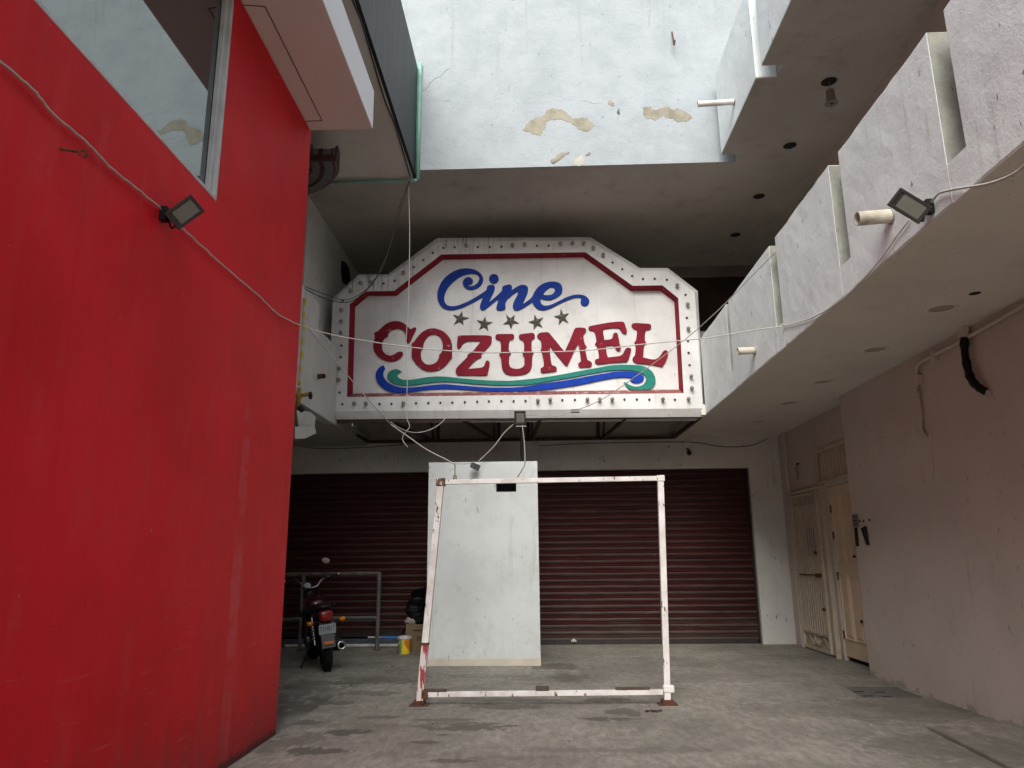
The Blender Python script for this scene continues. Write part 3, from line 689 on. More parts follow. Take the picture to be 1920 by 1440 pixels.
g = MB(); g.box(DX-.075, DX-.045, gy0+.33, gy0+.52, 1.12, 1.17); g.tube([(DX-.06, gy0+.5, 1.145), (DX-.06, gy1-.2, 1.145)], .010, 8); g.build('latch', M['rust'], gt)
for y_, z_ in ((gy0+.31, .66), (gy0+.42, 1.48)):
    g = MB(); g.sphere((DX-.07, y_, z_), .027, 10); g.build('padlock', M['rust'], gt)

# ================================================================== CINEMA SIGN
YS = 10.97; K3 = 740/1920.
def sg(x, y): return (600+x*K3, 420+y*K3)
def sP(x, y, Y): return aY(*sg(x, y), Y)
sign = empty('cinema_sign', (-.33, YS, 3.50), 'white stepped cinema marquee sign reading Cine Cozumel, edged with light bulbs', 'sign')
front = [(63,383),(187,258),(336,256),(576,86),(1312,80),(1548,229),(1690,228),(1823,332),(1863,897),(38,912)]
back = [(62,360),(186,246),(330,244),(570,68),(1316,64),(1556,214),(1692,214),(1838,326),(1870,938),(32,950)]
redo = [(145,389),(226,328),(361,325),(590,148),(1292,137),(1521,300),(1666,298),(1743,361),(1769,823),(131,842)]
redi = [(172,405),(237,350),(373,350),(600,174),(1280,162),(1510,326),(1653,325),(1723,378),(1746,805),(160,825)]
DEP = .17
A = [sP(x, y, YS) for x, y in front]; Bk = [sP(x, y, YS+.07) for x, y in back]
Ro = [sP(x, y, YS) for x, y in redo]; Ri = [sP(x, y, YS+DEP) for x, y in redi]
g = MB(); n = 10
for i in range(n):
    j = (i+1) % n
    g.add([A[i], A[j], Ro[j], Ro[i]], [(0, 1, 2, 3)])
    g.add([A[i], A[j], Bk[j], Bk[i]], [(3, 2, 1, 0)])
    bb = [Bk[i]+Vector((0, .35, 0)), Bk[j]+Vector((0, .35, 0))]
    g.add([Bk[i], Bk[j], bb[1], bb[0]], [(3, 2, 1, 0)])
g.build('cabinet', M['signwhite'], sign)
g = MB(); g.add([Vector((v.x, v.y+.35, v.z)) for v in Bk], [tuple(range(n))]); g.build('back_sheet', M['angle'], sign)
for i in range(n):
    j = (i+1) % n; g = MB(); g.add([Ro[i], Ro[j], Ri[j], Ri[i]], [(0, 1, 2, 3)])
    g.build('red_moulding', M['signfaded'] if i == 8 else M['signred'], sign)
g = MB(); c0 = sum((v for v in Ri), Vector())/n; g.add([c0+(v-c0)*1.005 for v in Ri], [tuple(range(n))]); g.build('backing_panel', M['signpanel'], sign)

def chaikin(p, it=2):
    for _ in range(it):
        q = []
        N = len(p)
        for i in range(N):
            a, b = p[i], p[(i+1) % N]
            if len(a) > 2: q.append(a)
            else: q.append((a[0]*.8+b[0]*.2, a[1]*.8+b[1]*.2))
            if len(b) == 2: q.append((a[0]*.2+b[0]*.8, a[1]*.2+b[1]*.8))
            elif len(a) > 2: pass
        p = q
    return p
YP = YS+DEP
def cutout(name, loops, mt, th=.022, parent=sign, smooth=True):
    """a flat painted board cut to the outline, standing off the backing panel"""
    cu = bpy.data.curves.new(name, 'CURVE'); cu.dimensions = '2D'; cu.fill_mode = 'BOTH'; cu.extrude = th/2; cu.bevel_depth = .0025; cu.bevel_resolution = 1
    for lp in loops:
        pts = chaikin(lp) if smooth else lp
        W = [aY(p[0], p[1], YP-th) for p in pts]
        s = cu.splines.new('POLY'); s.points.add(len(W)-1); s.use_cyclic_u = True
        for q, v in zip(s.points, W): q.co = (v.x, v.z, 0, 1)
    t = bpy.data.objects.new('tmp', cu); COL.objects.link(t)
    bpy.context.view_layer.update()
    dg = bpy.context.evaluated_depsgraph_get(); me = bpy.data.meshes.new_from_object(t.evaluated_get(dg)); me.name = name
    bpy.data.objects.remove(t); bpy.data.curves.remove(cu)
    r = root_loc(parent)
    for v in me.vertices: v.co = Vector((v.co.x, YP-th/2-.003-v.co.z, v.co.y)) - r
    me.flip_normals() if False else None
    return link(name, me, mt, parent)
def L(org, s, k=12.0):
    out = []
    for t in s.split():
        sh = t.endswith('!'); a, b = t.rstrip('!').split(',')
        p = (org[0]+float(a)/k, org[1]+float(b)/k); out.append(p+(1,) if sh else p)
    return out
R1, R2, R3, R4, R5, R6, R7, R8 = (810, 490), (960, 500), (690, 590), (840, 600), (960, 600), (1100, 590), (690, 670), (1120, 670)
cine = (L(R1, '758,478! 790,540 860,565 950,550 1030,490 1065,420 1070,370 1045,310 985,275 900,268 800,280 690,310 580,370 480,450 400,530 340,610 295,700 270,800 272,880 300,950 350,995 430,1015 540,1008 650,975 800,910 950,830 1080,750 1180,685 1230,645 1235,620 1237,580 1270,545 1330,530 1390,535 1412,575 1405,630 1380,700 1340,780 1300,860 1275,925! 1340,880 1420,815 1500,740 1570,670 1582,640 1580,590 1610,555 1690,530 1750,520 1790,545 1797,590 1785,650 1780,665!')
  + L(R2, '0,530 100,460 190,415 260,408 330,430 362,490 350,570 320,650 275,750 235,850! 300,810 370,760 430,710 460,670 490,610 530,530 600,450 700,380 820,345 930,335 1040,355 1110,410 1135,490 1120,590 1060,650 960,710 860,745 760,742 690,725 645,712 632,740 640,800 670,850 720,880 800,882 900,850 1030,790 1160,720 1290,665 1400,635 1500,628 1600,640 1680,680 1730,740 1738,790 1710,850 1650,880 1590,870 1550,830 1548,770 1570,725 1590,710! 1540,690 1460,685 1380,700 1270,735 1150,790 1020,850 900,915 780,960 680,975 600,960 540,915 490,850 460,790! 400,820 320,880 230,935 150,975 90,982 40,960 18,900 30,830 70,740 120,650 152,580 135,560 90,572 0,630')
  + L(R1, '1740,810 1690,850 1660,900 1642,960 1655,1040 1640,1075 1570,1095 1510,1102 1460,1085 1450,1040 1470,970 1490,900 1510,835! 1440,880 1350,950 1250,1030 1180,1085 1120,1100 1085,1060 1080,1010 1100,940 1130,860 1160,795! 1080,830 950,905 800,980 650,1045 500,1085 400,1090 300,1070 210,1010 150,920 125,820 125,700 150,600 200,490 280,380 390,285 520,210 650,170 780,158 900,170 1020,215 1110,290 1150,380 1140,460 1090,550 1000,610 880,635 790,620 725,560 693,490 705,430 750,375 820,355 880,375 920,430 910,480 870,515 810,520 775,498'))
ehole = L(R2, '690,625! 730,560 790,500 850,460 910,450 960,480 975,530 950,590 890,635 800,645 730,640')
dot = [(810+(1392+104*math.cos(a))/12, 490+(390+102*math.sin(a))/12) for a in [i*math.pi/16 for i in range(32)]]
cutout('script_lettering', [cine, ehole, dot], M['blue_paint'])
cutout('letter', [L(R3, '945,325! 880,250 800,190 700,150 590,145 470,175 370,235 290,310 230,370 170,395 135,420! 155,450 160,520 140,590 125,660 125,760 160,860 230,940 330,1010 450,1050 560,1050 660,1020 740,965 790,890 770,840 720,828 660,850 580,905 500,925 420,905 350,850 315,780 305,690 320,610 350,550 400,510 435,495! 445,450 460,405 530,350 620,315 710,310 790,345 840,400 855,480 865,590 885,635 930,635 960,580 1000,490 1050,400 1085,310 1060,285 1020,295 985,320')], M['letter'])
cutout('letter', [L(R3, '1500,310 1600,335 1700,380 1790,460 1860,560 1890,680 1890,800 1885,900 1888,975! 1840,1020 1790,1090 1700,1180 1590,1245 1450,1270 1320,1265 1210,1215 1110,1130 1040,1040 990,960 985,860 995,760 985,690 980,655! 1040,610 1090,540 1160,450 1240,380 1350,325 1430,312'),
                  L(R3, '1510,435 1580,455 1640,510 1680,600 1690,700 1675,790 1660,850 1605,905! 1600,970 1560,1050 1490,1105 1400,1130 1300,1120 1230,1060 1190,980 1180,880 1195,800 1235,750 1240,670 1270,590 1330,500 1410,445')], M['letter'])
cutout('letter', [L(R4, '225,360 300,350 500,345 700,345 900,350 980,370 985,430 970,530 920,590 850,660 790,720 750,770! 745,840! 680,860 610,910 530,990 425,1105! 550,1095 680,1085 770,1070 815,1040 835,970 855,920 895,912 935,945 930,1010 915,1100 890,1220 860,1245 700,1242 500,1240 300,1240 220,1240 180,1190 175,1120 210,1060 280,990 360,910 430,840! 445,780! 520,735 580,690 640,610 700,540 755,468! 650,465 520,465 420,478 350,510 310,560 280,620 240,635 205,610 205,540 215,450')], M['letter'])
cutout('letter', [L(R4, '1080,330 1150,318 1300,318 1460,315 1485,340 1485,400 1460,435 1400,445 1370,490 1362,580 1360,670 1390,715 1415,755! 1385,790 1368,850 1368,960 1385,1040 1430,1085 1520,1105 1620,1095 1690,1060 1722,1010 1725,930 1725,860 1700,800 1680,760! 1710,720 1718,640 1715,540 1700,470 1660,440 1610,425 1595,370 1615,325 1680,315 1800,300 1900,290 1940,310 1955,360 1940,410 1885,440 1875,500 1875,600 1880,690 1925,745! 1895,790 1890,900 1885,1040 1850,1130 1780,1190 1660,1225 1520,1240 1400,1235 1310,1210 1240,1140 1215,1050 1205,950 1195,840 1155,775! 1195,735 1195,640 1192,540 1180,470 1150,445 1090,430 1068,385')], M['letter'])
cutout('letter', [L(R5, '600,300 680,282 780,275 830,285 880,350 1000,490 1100,620 1185,715! 1230,620 1300,470 1360,320 1400,220 1430,180 1500,172 1640,178 1670,220 1655,270 1605,320 1598,390 1620,480 1640,560 1675,590! 1650,640 1650,700 1670,800 1690,900 1740,920 1795,960 1795,1020 1760,1050 1650,1060 1540,1065 1500,1040 1490,990 1520,955 1560,930 1550,850 1535,740 1515,640 1490,525! 1450,590 1400,690 1340,820 1280,950 1250,1020 1215,1025 1160,970 1080,870 980,750 850,575! 850,700 860,830 880,960 900,1025 960,1035 1005,1070 1005,1130 960,1155 850,1165 700,1185 655,1165 640,1110 660,1080 720,1050 720,960 700,850 680,740 645,690! 665,640 665,560 655,450 620,425 575,390 565,350')], M['letter'])
cutout('letter', [L(R6, '60,265 150,245 300,215 500,180 700,160 820,160 850,190 870,260 905,360 895,420 850,435 800,400 760,330 715,290 600,295 450,310 370,325! 365,400 385,500 395,575! 470,565 540,560 585,525 595,450 620,410 680,410 700,450 720,550 740,660 768,780 740,815 690,810 655,770 635,710 600,685 520,690 430,700! 430,780 450,880 475,965! 560,955 680,945 770,925 820,880 850,810 900,745 970,745 1000,775 985,850 950,960 920,1040 890,1060 800,1062 600,1075 400,1100 250,1115 200,1085 185,1040 220,1000 280,990 285,950 270,840 245,730 190,660! 225,610 215,520 195,420 165,360 100,355 50,335 42,295')], M['letter'])
cutout('letter', [L(R6, '1040,200 1120,190 1250,200 1400,205 1445,230 1450,290 1420,330 1340,340 1310,380 1305,470 1300,580 1335,635! 1290,690 1278,770 1270,880 1268,965! 1350,985 1450,1010 1550,1010 1620,970 1680,900 1720,830 1770,795 1820,820 1830,890 1810,960 1770,1060 1700,1170! 1600,1150 1450,1120 1300,1105 1120,1090 1060,1060 1035,1010 1045,960 1090,920 1100,850 1108,760 1100,690 1075,630! 1115,580 1130,480 1140,380 1125,340 1060,310 1015,270 1015,225')], M['letter'])
teal = (L(R7, '750,320! 700,290 650,265 560,280 470,330 430,410 450,490 520,560 640,610 800,630 950,630 1150,605 1350,575 1550,550 1750,545') + [(865,717),(883,719.5),(935,722.3),(985,721.6),(1010,718.5),(1035,713.6),(1076.7,706.7),(1100,701.9)]
  + L(R8, '0,340 200,305 400,285 600,283 800,295 950,330 1060,390 1105,470 1090,550 1030,620 930,660 820,660 720,620 640,570 600,560! 640,640 730,728 900,734 1150,728 1250,680 1310,580 1300,450 1250,340 1150,250 1020,195 900,180 700,170 500,170 300,185 150,210 0,238') + [(1085,696.3),(1043.3,704.2),(1010,709.2),(985,712),(960,714),(948,714.4),(915,713.6),(881.7,711.25),(856.7,708.75)]
  + L(R7, '1800,440 1550,430 1350,445 1150,480 950,510 800,512 710,480 650,420 655,375 690,345'))
cutout('wave_trim', [teal], M['teal'])
blu = (L(R7, '340,180! 240,240 180,340 170,440 210,560 290,660 400,740 560,785 750,795 950,780 1150,750 1350,725 1550,710 1750,705') + [(860,729.5),(908,733),(966,734.3),(1024,731),(1081.8,722.3)]
  + L(R8, '0,530 200,490 400,455 600,445 740,455 815,485! 800,505 745,520! 790,560 880,580 980,560 1040,510 1050,450 1010,400 920,355 800,330 650,318 500,320 350,335 200,360 0,390') + [(1085,709.2),(1051.7,715),(1018,719.6),(985.4,725.4),(946.9,727.4),(900.6,726),(865,723)]
  + L(R7, '1750,605 1550,615 1350,635 1150,665 950,685 780,685 620,655 480,590 380,500 335,410 340,320 385,250!'))
cutout('wave_trim', [blu], M['wave_blue'])
for tips in ([(866.7,582.9),(879.2,595.8),(869.2,609.2),(850.8,608.8),(849.6,590)], [(910,592.9),(923.3,603.8),(915.8,620.4),(897.9,618.3),(894.2,600)],
             [(948.3,589.6),(965.4,590.4),(973.3,605.8),(958.3,617.5),(943.3,607.9)], [(1001.7,589.2),(1018.8,595),(1017.5,613.8),(1000.4,618.3),(990.8,603.3)], [(1051.3,578.8),(1066.7,587),(1065.4,605),(1047.5,609.2),(1038.8,592.9)]):
    T = [aY(x, y, YP-.015) for x, y in tips]; c0 = sum(T, Vector())/5; g = MB(); ring = []
    for i in range(5):
        ring.append(T[i]); ring.append(c0+((T[i]+T[(i+1) % 5])/2-c0)*.48)
    vs = ring+[c0+Vector((0, -.03, 0))]+[v+Vector((0, .013, 0)) for v in ring]
    g.add(vs, [(i, (i+1) % 10, 10) for i in range(10)]+[(i, 11+i, 11+(i+1) % 10, (i+1) % 10) for i in range(10)]); g.build('star', M['star'], sign)
BUL = '600,117 655,114 712,110b 768,113 826,112 883,111 937,108b 995,105b 1055,107 1112,106 1170,101b 1228,99b 1283,99b 1328,121b 1376,155b 1423,188 1470,221 1518,254 1571,268 1628,267 1687,272 1735,303b 1778,345 1786,395b 1784,457 1789,512b 1790,570 1793,627 1798,687 1803,743b 1806,801b 1790,853b 1726,855 1666,855b 1602,855 1541,854 1481,854 1420,855b 1360,855b 1300,856b 1240,856 1179,857 1120,857b 1060,861b 1000,861 942,862 882,862 822,863 765,865 705,867 644,869 586,870 527,871 467,872 408,874b 348,875 290,876 227,876b 170,875b 109,877 95,820 95,760b 95,705b 101,648 104,592 104,533b 106,477b 107,422b 110,373 155,327b 200,292b 250,287b 310,290 363,277 408,241b 457,210 503,176 548,141'
pb = ps = None
for t in BUL.split():
    isb = t.endswith('b'); x, y = map(float, t.rstrip('b').split(',')); p = sP(x, y, YS-.001) - root_loc(sign)
    if isb:
        if pb is None:
            g = MB(); g.lathe([(.004, -.085), (.018, -.080), (.028, -.066), (.031, -.050), (.024, -.032), (.016, -.020), (.019, 0)], (0, 0, 0), 'Y', 14); o = pb = g.build('light_bulb', M['bulb'], sign, smooth=True, local=True)
        else: o = pb.copy(); COL.objects.link(o)
    else:
        if ps is None:
            g = MB(); g.lathe([(.001, -.004), (.011, -.005), (.013, -.014), (.017, -.014), (.019, 0)], (0, 0, 0), 'Y', 12); o = ps = g.build('bulb_socket', M['socket'], sign, local=True)
        else: o = ps.copy(); COL.objects.link(o)
    o.parent = sign; o.location = p
# angle-iron bracket carrying the sign from the wall
ZB = 3.505; g = MB()
f0, f1, b0, b1 = Vector((-3.17, YS+.12, ZB)), Vector((2.49, YS+.12, ZB)), Vector((-3.03, YW-.03, ZB)), Vector((2.44, YW-.03, ZB))
for a, b in ((f0, f1), (b0, b1), (f0, b0), (f1, b1)): g.bar(a, b, .05, .05)
for t in (.16, .36, .57, .80):
    p = f0.lerp(f1, t); q = b0.lerp(b1, t+(.055 if t < .5 else -.03)); g.bar(p, q, .045, .045)
    g.bar(q+Vector((.08 if t < .5 else -.08, 0, 0)), q+Vector((.08 if t < .5 else -.08, 0, .35)), .05, .05)
    g.bar(q, q+Vector((0, -1.2, .9)), .035, .035)
g.build('support_bracket', M['angle'], sign)

# ================================================================== FREESTANDING PILLAR
pil = empty('freestanding_pillar', (-.79, 10.76, 0), 'broad white rendered pillar standing in front of the shutters, below the sign', 'pillar')
vx0, vx1, vz0, vz1 = -.605, -.31, 2.375, 2.53; y0, y1 = 10.76, 11.12
g = MB(); g.box(-1.585, vx0, y0, y1, .10, 2.815); g.box(vx1, .0, y0, y1, .10, 2.815); g.box(vx0, vx1, y0, y1, .10, vz0); g.box(vx0, vx1, y0, y1, vz1, 2.815); g.build('shaft', M['pillar'], pil)
g = MB(); g.box(-1.59, .006, y0-.005, y1+.005, 0, .099); g.build('base', M['pillar_base'], pil, bevel=.006)
g = MB(); g.box(vx0, vx1, y1-.06, y1-.05, vz0, vz1); g.build('vent_opening', M['holeshade'], pil)

# ================================================================== METAL FRAME
YF = 8.0
fr = empty('metal_frame', (0, YF, 0), 'rusty white painted steel frame like a goalpost, standing before the pillar', 'frame')
L0, L1, Rb, Rt = Vector((-1.235, YF, .02)), Vector((-1.045, YF, 2.25)), Vector((1.262, YF, .02)), Vector((1.315, YF, 2.26))
g = MB(); g.bar(L0.lerp(L1, .26), L1, .070, .070, (0, 1, 0)); g.build('post', M['framer'] if False else M['frame'], fr, bevel=.005)
g = MB(); g.bar(L0, L0.lerp(L1, .255), .070, .070, (0, 1, 0)); g.build('post', M['framered'], fr, bevel=.005)
g = MB(); g.bar(Rb, Rt, .064, .064, (0, 1, 0)); g.build('post', M['frame'], fr, bevel=.005)
g = MB(); g.bar(L1+Vector((.05, -.003, 0)), Rt+Vector((-.04, -.003, .0)), .050, .050); g.build('top_bar', M['frame'], fr, bevel=.004)
g = MB(); g.bar(L0+Vector((.06, -.003, .085)), Rb+Vector((-.04, -.003, .10)), .050, .050); g.build('bottom_bar', M['frame'], fr, bevel=.004)
g = MB(); g.cbox(L1, (.10, .095, .085)); g.build('corner_joint', M['framer'], fr, bevel=.01)
for c_, d_ in ((Rt, (.086, .08, .066)), (Rb+Vector((.018, -.004, .13)), (.11, .07, .07))):
    g = MB(); g.cbox(c_, d_); g.build('corner_joint', M['frame'], fr, bevel=.01)
for c_, d_ in ((L0.lerp(L1, .257), (.080, .079, .03)), (L0+Vector((.055, 0, .085)), (.07, .075, .075))):
    g = MB(); g.cbox(c_, d_); g.build('rusty_collar', M['rust'], fr, bevel=.008)
for p in (L0, Rb):
    g = MB(); g.cbox((p.x, YF, .008), (.19, .14, .012)); g.cbox((p.x, YF, .03), (.11, .11, .04)); g.build('base_plate', M['rust'], fr, bevel=.004)
for (px, py), ln, lab in (((1017, 1298), .135, 'short timber offcut in the middle of the white frame bottom bar'), ((1186, 1294), .34, 'long thin timber strip at the right end of the frame bottom bar'), ((815, 1301), .25, 'thin timber strip at the left end of the frame bottom bar')):
    c = aY(px, py, YF); t = (c.x-L0.x)/(Rb.x-L0.x); zc = (L0.z+.085)*(1-t)+(Rb.z+.10)*t+.029
    g = MB(); hh = .04 if ln < .2 else .022; g.cbox((c.x, YF-.01, zc+hh/2), (ln, .05, hh)); o = g.build('timber_offcut', M['timber'], None, bevel=.004); tag(o, lab, 'wood offcut', 'timber offcuts on the frame bar')

# ================================================================== LAMPS AND PIPES
def flood(loc, aim, up, label, sx=.20, sy=.15, mount=None, s=1.0):
    r = empty('floodlight', loc, label, 'floodlight', 'outdoor floodlights')
    aim = Vector(aim).normalized(); up = Vector(up); xx = up.cross(aim).normalized(); yy = aim.cross(xx)
    Mx = Matrix((xx, yy, aim)).transposed().to_4x4()
    def bx(g, x0, x1, y0, y1, z0, z1): g.box(x0*s, x1*s, y0*s, y1*s, z0*s, z1*s, Mx)
    g = MB(); a, b = sx/2, sy/2
    bx(g, -a, a, -b, b, -.02, .02); bx(g, -a*.9, a*.9, -b*.9, b*.9, -.05, -.02); bx(g, -a, a, -b, -b+.02, .02, .026); bx(g, -a, a, b-.02, b, .02, .026); bx(g, -a, -a+.02, -b+.02, b-.02, .02, .026); bx(g, a-.02, a, -b+.02, b-.02, .02, .026)
    for k in range(6): x_ = -a*.8+k*a*.32; bx(g, x_, x_+.008, -b*.85, b*.85, -.07, -.05)
    g.build('housing', M['dkmetal'], r, local=True, bevel=.004)
    g = MB(); bx(g, -a*.62, a*.78, -b*.68, b*.68, .0205, .023); g.build('lens', M['lens'], r, local=True)
    if mount is not None:
        mv = Vector(mount)-Vector(loc); g = MB(); side = xx*a*.9*s
        for sg_ in (-1, 1): g.bar(side*sg_*.7-aim*.04*s, mv+side*sg_*.25, .018, .006)
        g.cbox(mv, (.05, .05, .09)); g.tube(cat([-aim*.05*s, mv*.5+Vector((0, 0, -.10)), mv*.85+Vector((0, .02, -.03)), mv]), .007, 6)
        g.build('bracket', M['black'], r, local=True)
    return r
p = aX(346, 398, XL+.15); flood(p, (.5, -.75, -.42), (-.68, 0, .73), 'black floodlight on the red wall beside the big window', .20, .125, aX(308, 402, XL+.02))
p = aX(1705, 386, XR-.16); flood(p, (-.30, -.85, -.42), (.6, 0, .8), 'black floodlight on the lower balcony parapet beside the stubby drain pipe', .225, .125, aX(1742, 388, XR-.02))
p = aY(975, 783, 10.83); fl3 = flood(p, (0, -1, -.25), (0, 0, 1), 'black floodlight on a thin post under the middle of the sign', .17, .20)
g = MB(); g.tube([Vector((p.x+.02, 10.90, 2.80)), Vector((p.x+.02, 10.90, p.z-.06))], .022, 8); o = g.build('post', M['black'], fl3)
g = MB(); g.tube([Vector((p.x+.02, 10.90, p.z-.07)), Vector((p.x, 10.86, p.z-.02))], .02, 8); g.tube([Vector((p.x-.06, 10.84, p.z-.13)), Vector((p.x+.09, 10.84, p.z-.13))], .01, 6); g.build('bracket', M['wireg'], fl3)
p = aY(892, 875, 10.60); flood(p, (.6, -.6, -.35), (.35, 0, 1), 'small grey floodlight dangling by its cable in front of the pillar top', .12, .085)
for ch in COL.objects:
    if ch.parent and ch.parent.name == 'floodlight.003' and ch.name.startswith('housing'): ch.data.materials[0] = simple('grey_lamp_body', (.10, .105, .105), .5, .2)
g = MB(); p = aY(1078, 770, 10.8); g.cbox(p, (.11, .05, .045)); g.cbox(p+Vector((0, -.005, -.028)), (.13, .06, .010)); tag(g.build('junction_box', M['greyplate'], bevel=.006), 'small grey cable box hanging under the sign edge, right of its middle', 'cable box')

def pipe(a, b, r, mt, label):
    a, b = Vector(a), Vector(b); t = (b-a).normalized()
    root = empty('drain_pipe', a, label, 'drain pipe', 'drain spouts through the parapets')
    u = t.orthogonal().normalized(); Mx = Matrix((u, t.cross(u), t)).transposed(); Ln = (b-a).length
    g = MB(); g.lathe([(r, 0), (r, Ln), (r*.82, Ln), (r*.82, Ln*.3)], (0, 0, 0), 'Z', 20, Mx); g.build('spout', mt, root, smooth=False, local=True)
    g = MB(); g.lathe([(.001, 0), (r*.82, 0)], Vector(t*Ln*.32), 'Z', 20, Mx); g.build('bore', M['holeshade'], root, local=True)
    g = MB(); g.lathe([(r*1.0, .002), (r*1.22, .002), (r*1.18, .012), (r*1.0, .014)], (0, 0, 0), 'Z', 20, Mx); g.build('collar', M['wireg'], root, local=True)
q = aX(1377, 191, XU); pipe(q, q+Vector((-.46, .01, -.01)), .037, M['pvc'], 'long white drain pipe sticking out of the upper balcony')
q = aX(1671, 405, XR); pipe(q, q+Vector((-.24, .0, -.015)), .050, M['pvcd'], 'stubby mouldy drain pipe beside the floodlight on the lower balcony')
q = aX(1416, 657, XR); pipe(q, q+Vector((-.20, .0, -.005)), .042, M['pvcd'], 'short pale drain pipe low on the lower balcony near the sign')
q = aX(596, 706, -3.05); pipe(q, q+Vector((.10, -.02, 0)), .035, M['rust'], 'short rusty drain pipe on the white balcony stub by the red wall')

# yellow gas riser with valve
gp = empty('gas_pipe', (-2.97, 9.1, 3.6), 'yellow and white gas pipe with a brass valve along the red wall edge', 'gas pipe')
g = MB(); pts = [aX(px, py, -2.97) for px, py in ((571, 560), (569, 610), (567, 650), (564, 690), (561, 722))]; g.tube(cat(pts, 3), .022, 8); g.build('pipe', M['gaspipe'], gp, smooth=True)
g = MB(); v = aX(560, 742, -2.97); g.sphere(v, .042, 12, (1, 1, 1.4)); g.tube([v+Vector((0, 0, .1)), v+Vector((0, 0, -.14))], .028, 10); g.tube([v, v+Vector((.14, 0, .02))], .025, 8); g.build('valve', M['yellow'], gp, smooth=True)
g = MB(); g.lathe([(.02, .13), (.05, .14), (.05, .16), (.02, .17)], v, 'X', 12); g.tube([v+Vector((.02, 0, -.14)), v+Vector((.06, 0, -.2))], .03, 8); g.build('valve_handle', M['black'], gp)

# downlights
def downlight(loc, label, up):
    r = empty('downlight', loc, label, 'downlight', 'round downlights in the upper soffit' if up else 'round downlights in the lower soffit')
    g = MB()
    if up:
        g.lathe([(.085, -.001), (.095, -.006), (.105, -.001)], (0, 0, 0), n=28); g.build('trim_ring', M['soffit2'], r, local=True)
        g = MB(); g.lathe([(.001, -.0025), (.086, -.0025)], (0, 0, 0), n=28); g.build('opening', M['holeshade'], r, local=True)
    else:
        g.lathe([(.10, -.004), (.115, -.012), (.135, -.001)], (0, 0, 0), n=32); g.build('trim_ring', M['soffit'], r, local=True)
        g = MB(); g.lathe([(.001, -.003), (.10, -.003)], (0, 0, 0), n=32); g.build('diffuser', simple('downlight_diffuser', (.40, .365, .33), .6, .08), r, local=True)
    return r
XD2, XD1 = 3.43, 3.49
d0 = downlight((XD2, 7.62, Z2), 'upper soffit downlight hole with its lamp can dangling below', True)
g = MB(); g.tube([(0, 0, -.01), (.005, .002, -.06), (0, 0, -.11)], .004, 6); g.lathe([(.02, -.11), (.045, -.12), (.055, -.27), (.075, -.285), (.070, -.29), (.02, -.285)], (0, 0, 0), n=20); g.build('hanging_can', M['greyplate'], d0, local=True)
downlight((XD2, 8.98, Z2), 'empty upper soffit downlight next to the dangling lamp can', True)
downlight((XD2, 10.40, Z2), 'empty upper soffit downlight, middle one of the three past the dangling can', True)
downlight((XD2, 11.78, Z2), 'empty upper soffit downlight farthest back, near the sign', True)
for y, lb_ in ((6.16, 'round downlight in the lower soffit nearest the black wall hose'), (7.45, 'lower soffit downlight, second back from the black wall hose'), (8.88, 'lower soffit downlight, third back from the black wall hose'), (10.15, 'lower soffit downlight, fourth back from the black wall hose'), (11.6, 'lower soffit downlight farthest back, beside the sign bracket')):
    downlight((XD1, y, Z1), lb_, False)
g = MB(); p = aZ(1828, 550, Z1); g.lathe([(.001, -.003), (.035, -.003), (.045, -.001)], p, n=16); tag(g.build('ceiling_hole', M['holeshade']), 'small dark hole in the lower soffit near the conduit', 'hole')

# conduit on the right wall + black hose
cd = empty('conduit', (XW, 7.7, 2.7), 'pinkish painted conduit run along the top of the side wall and down it', 'conduit')
xw = XW-.03
g = MB(); pts = [aX(px, py, xw) for px, py in ((1920, 572), (1850, 612), (1800, 640), (1754, 664), (1728, 678), (1719, 690), (1719, 720), (1722, 745), (1726, 780), (1726, 800), (1731, 812), (1737, 818))]
g.tube(cat(pts, 4), .020, 8); g.build('pipe', M['side'], cd, smooth=True)
for px, py in ((1752, 668), (1806, 636), (1723, 712)):
    c = aX(px, py, xw); g = MB(); g.cbox(c, (.06, .05, .10)); g.build('clip', M['side'], cd, bevel=.005)
hz = empty('hose', (XW, 6.7, 3.3), 'thick black lagged hose curling out of the side wall', 'hose')
g = MB(); pts = [aX(px, py, XW-.06) for px, py in ((1808, 632), (1809, 660), (1813, 685), (1820, 708), (1832, 724), (1848, 735))]; pts[-1] = aX(1853, 737, XW); cp = cat(pts, 5)
g.tube(cp, [.036+random.uniform(-.006, .006) for _ in cp], 10); g.build('lagging', M['bag'], hz, smooth=True)
g = MB(); g.bar(aX(1806, 612, XW-.06), aX(1807, 632, XW-.06), .07, .07); g.build('wall_clamp', M['side'], hz, bevel=.006)
g = MB(); c = aX(1853, 737, XW-.01); g.sphere(c, .05, 10, (.5, 1.2, .7)); g.build('plug', M['cloth'], hz, smooth=True)
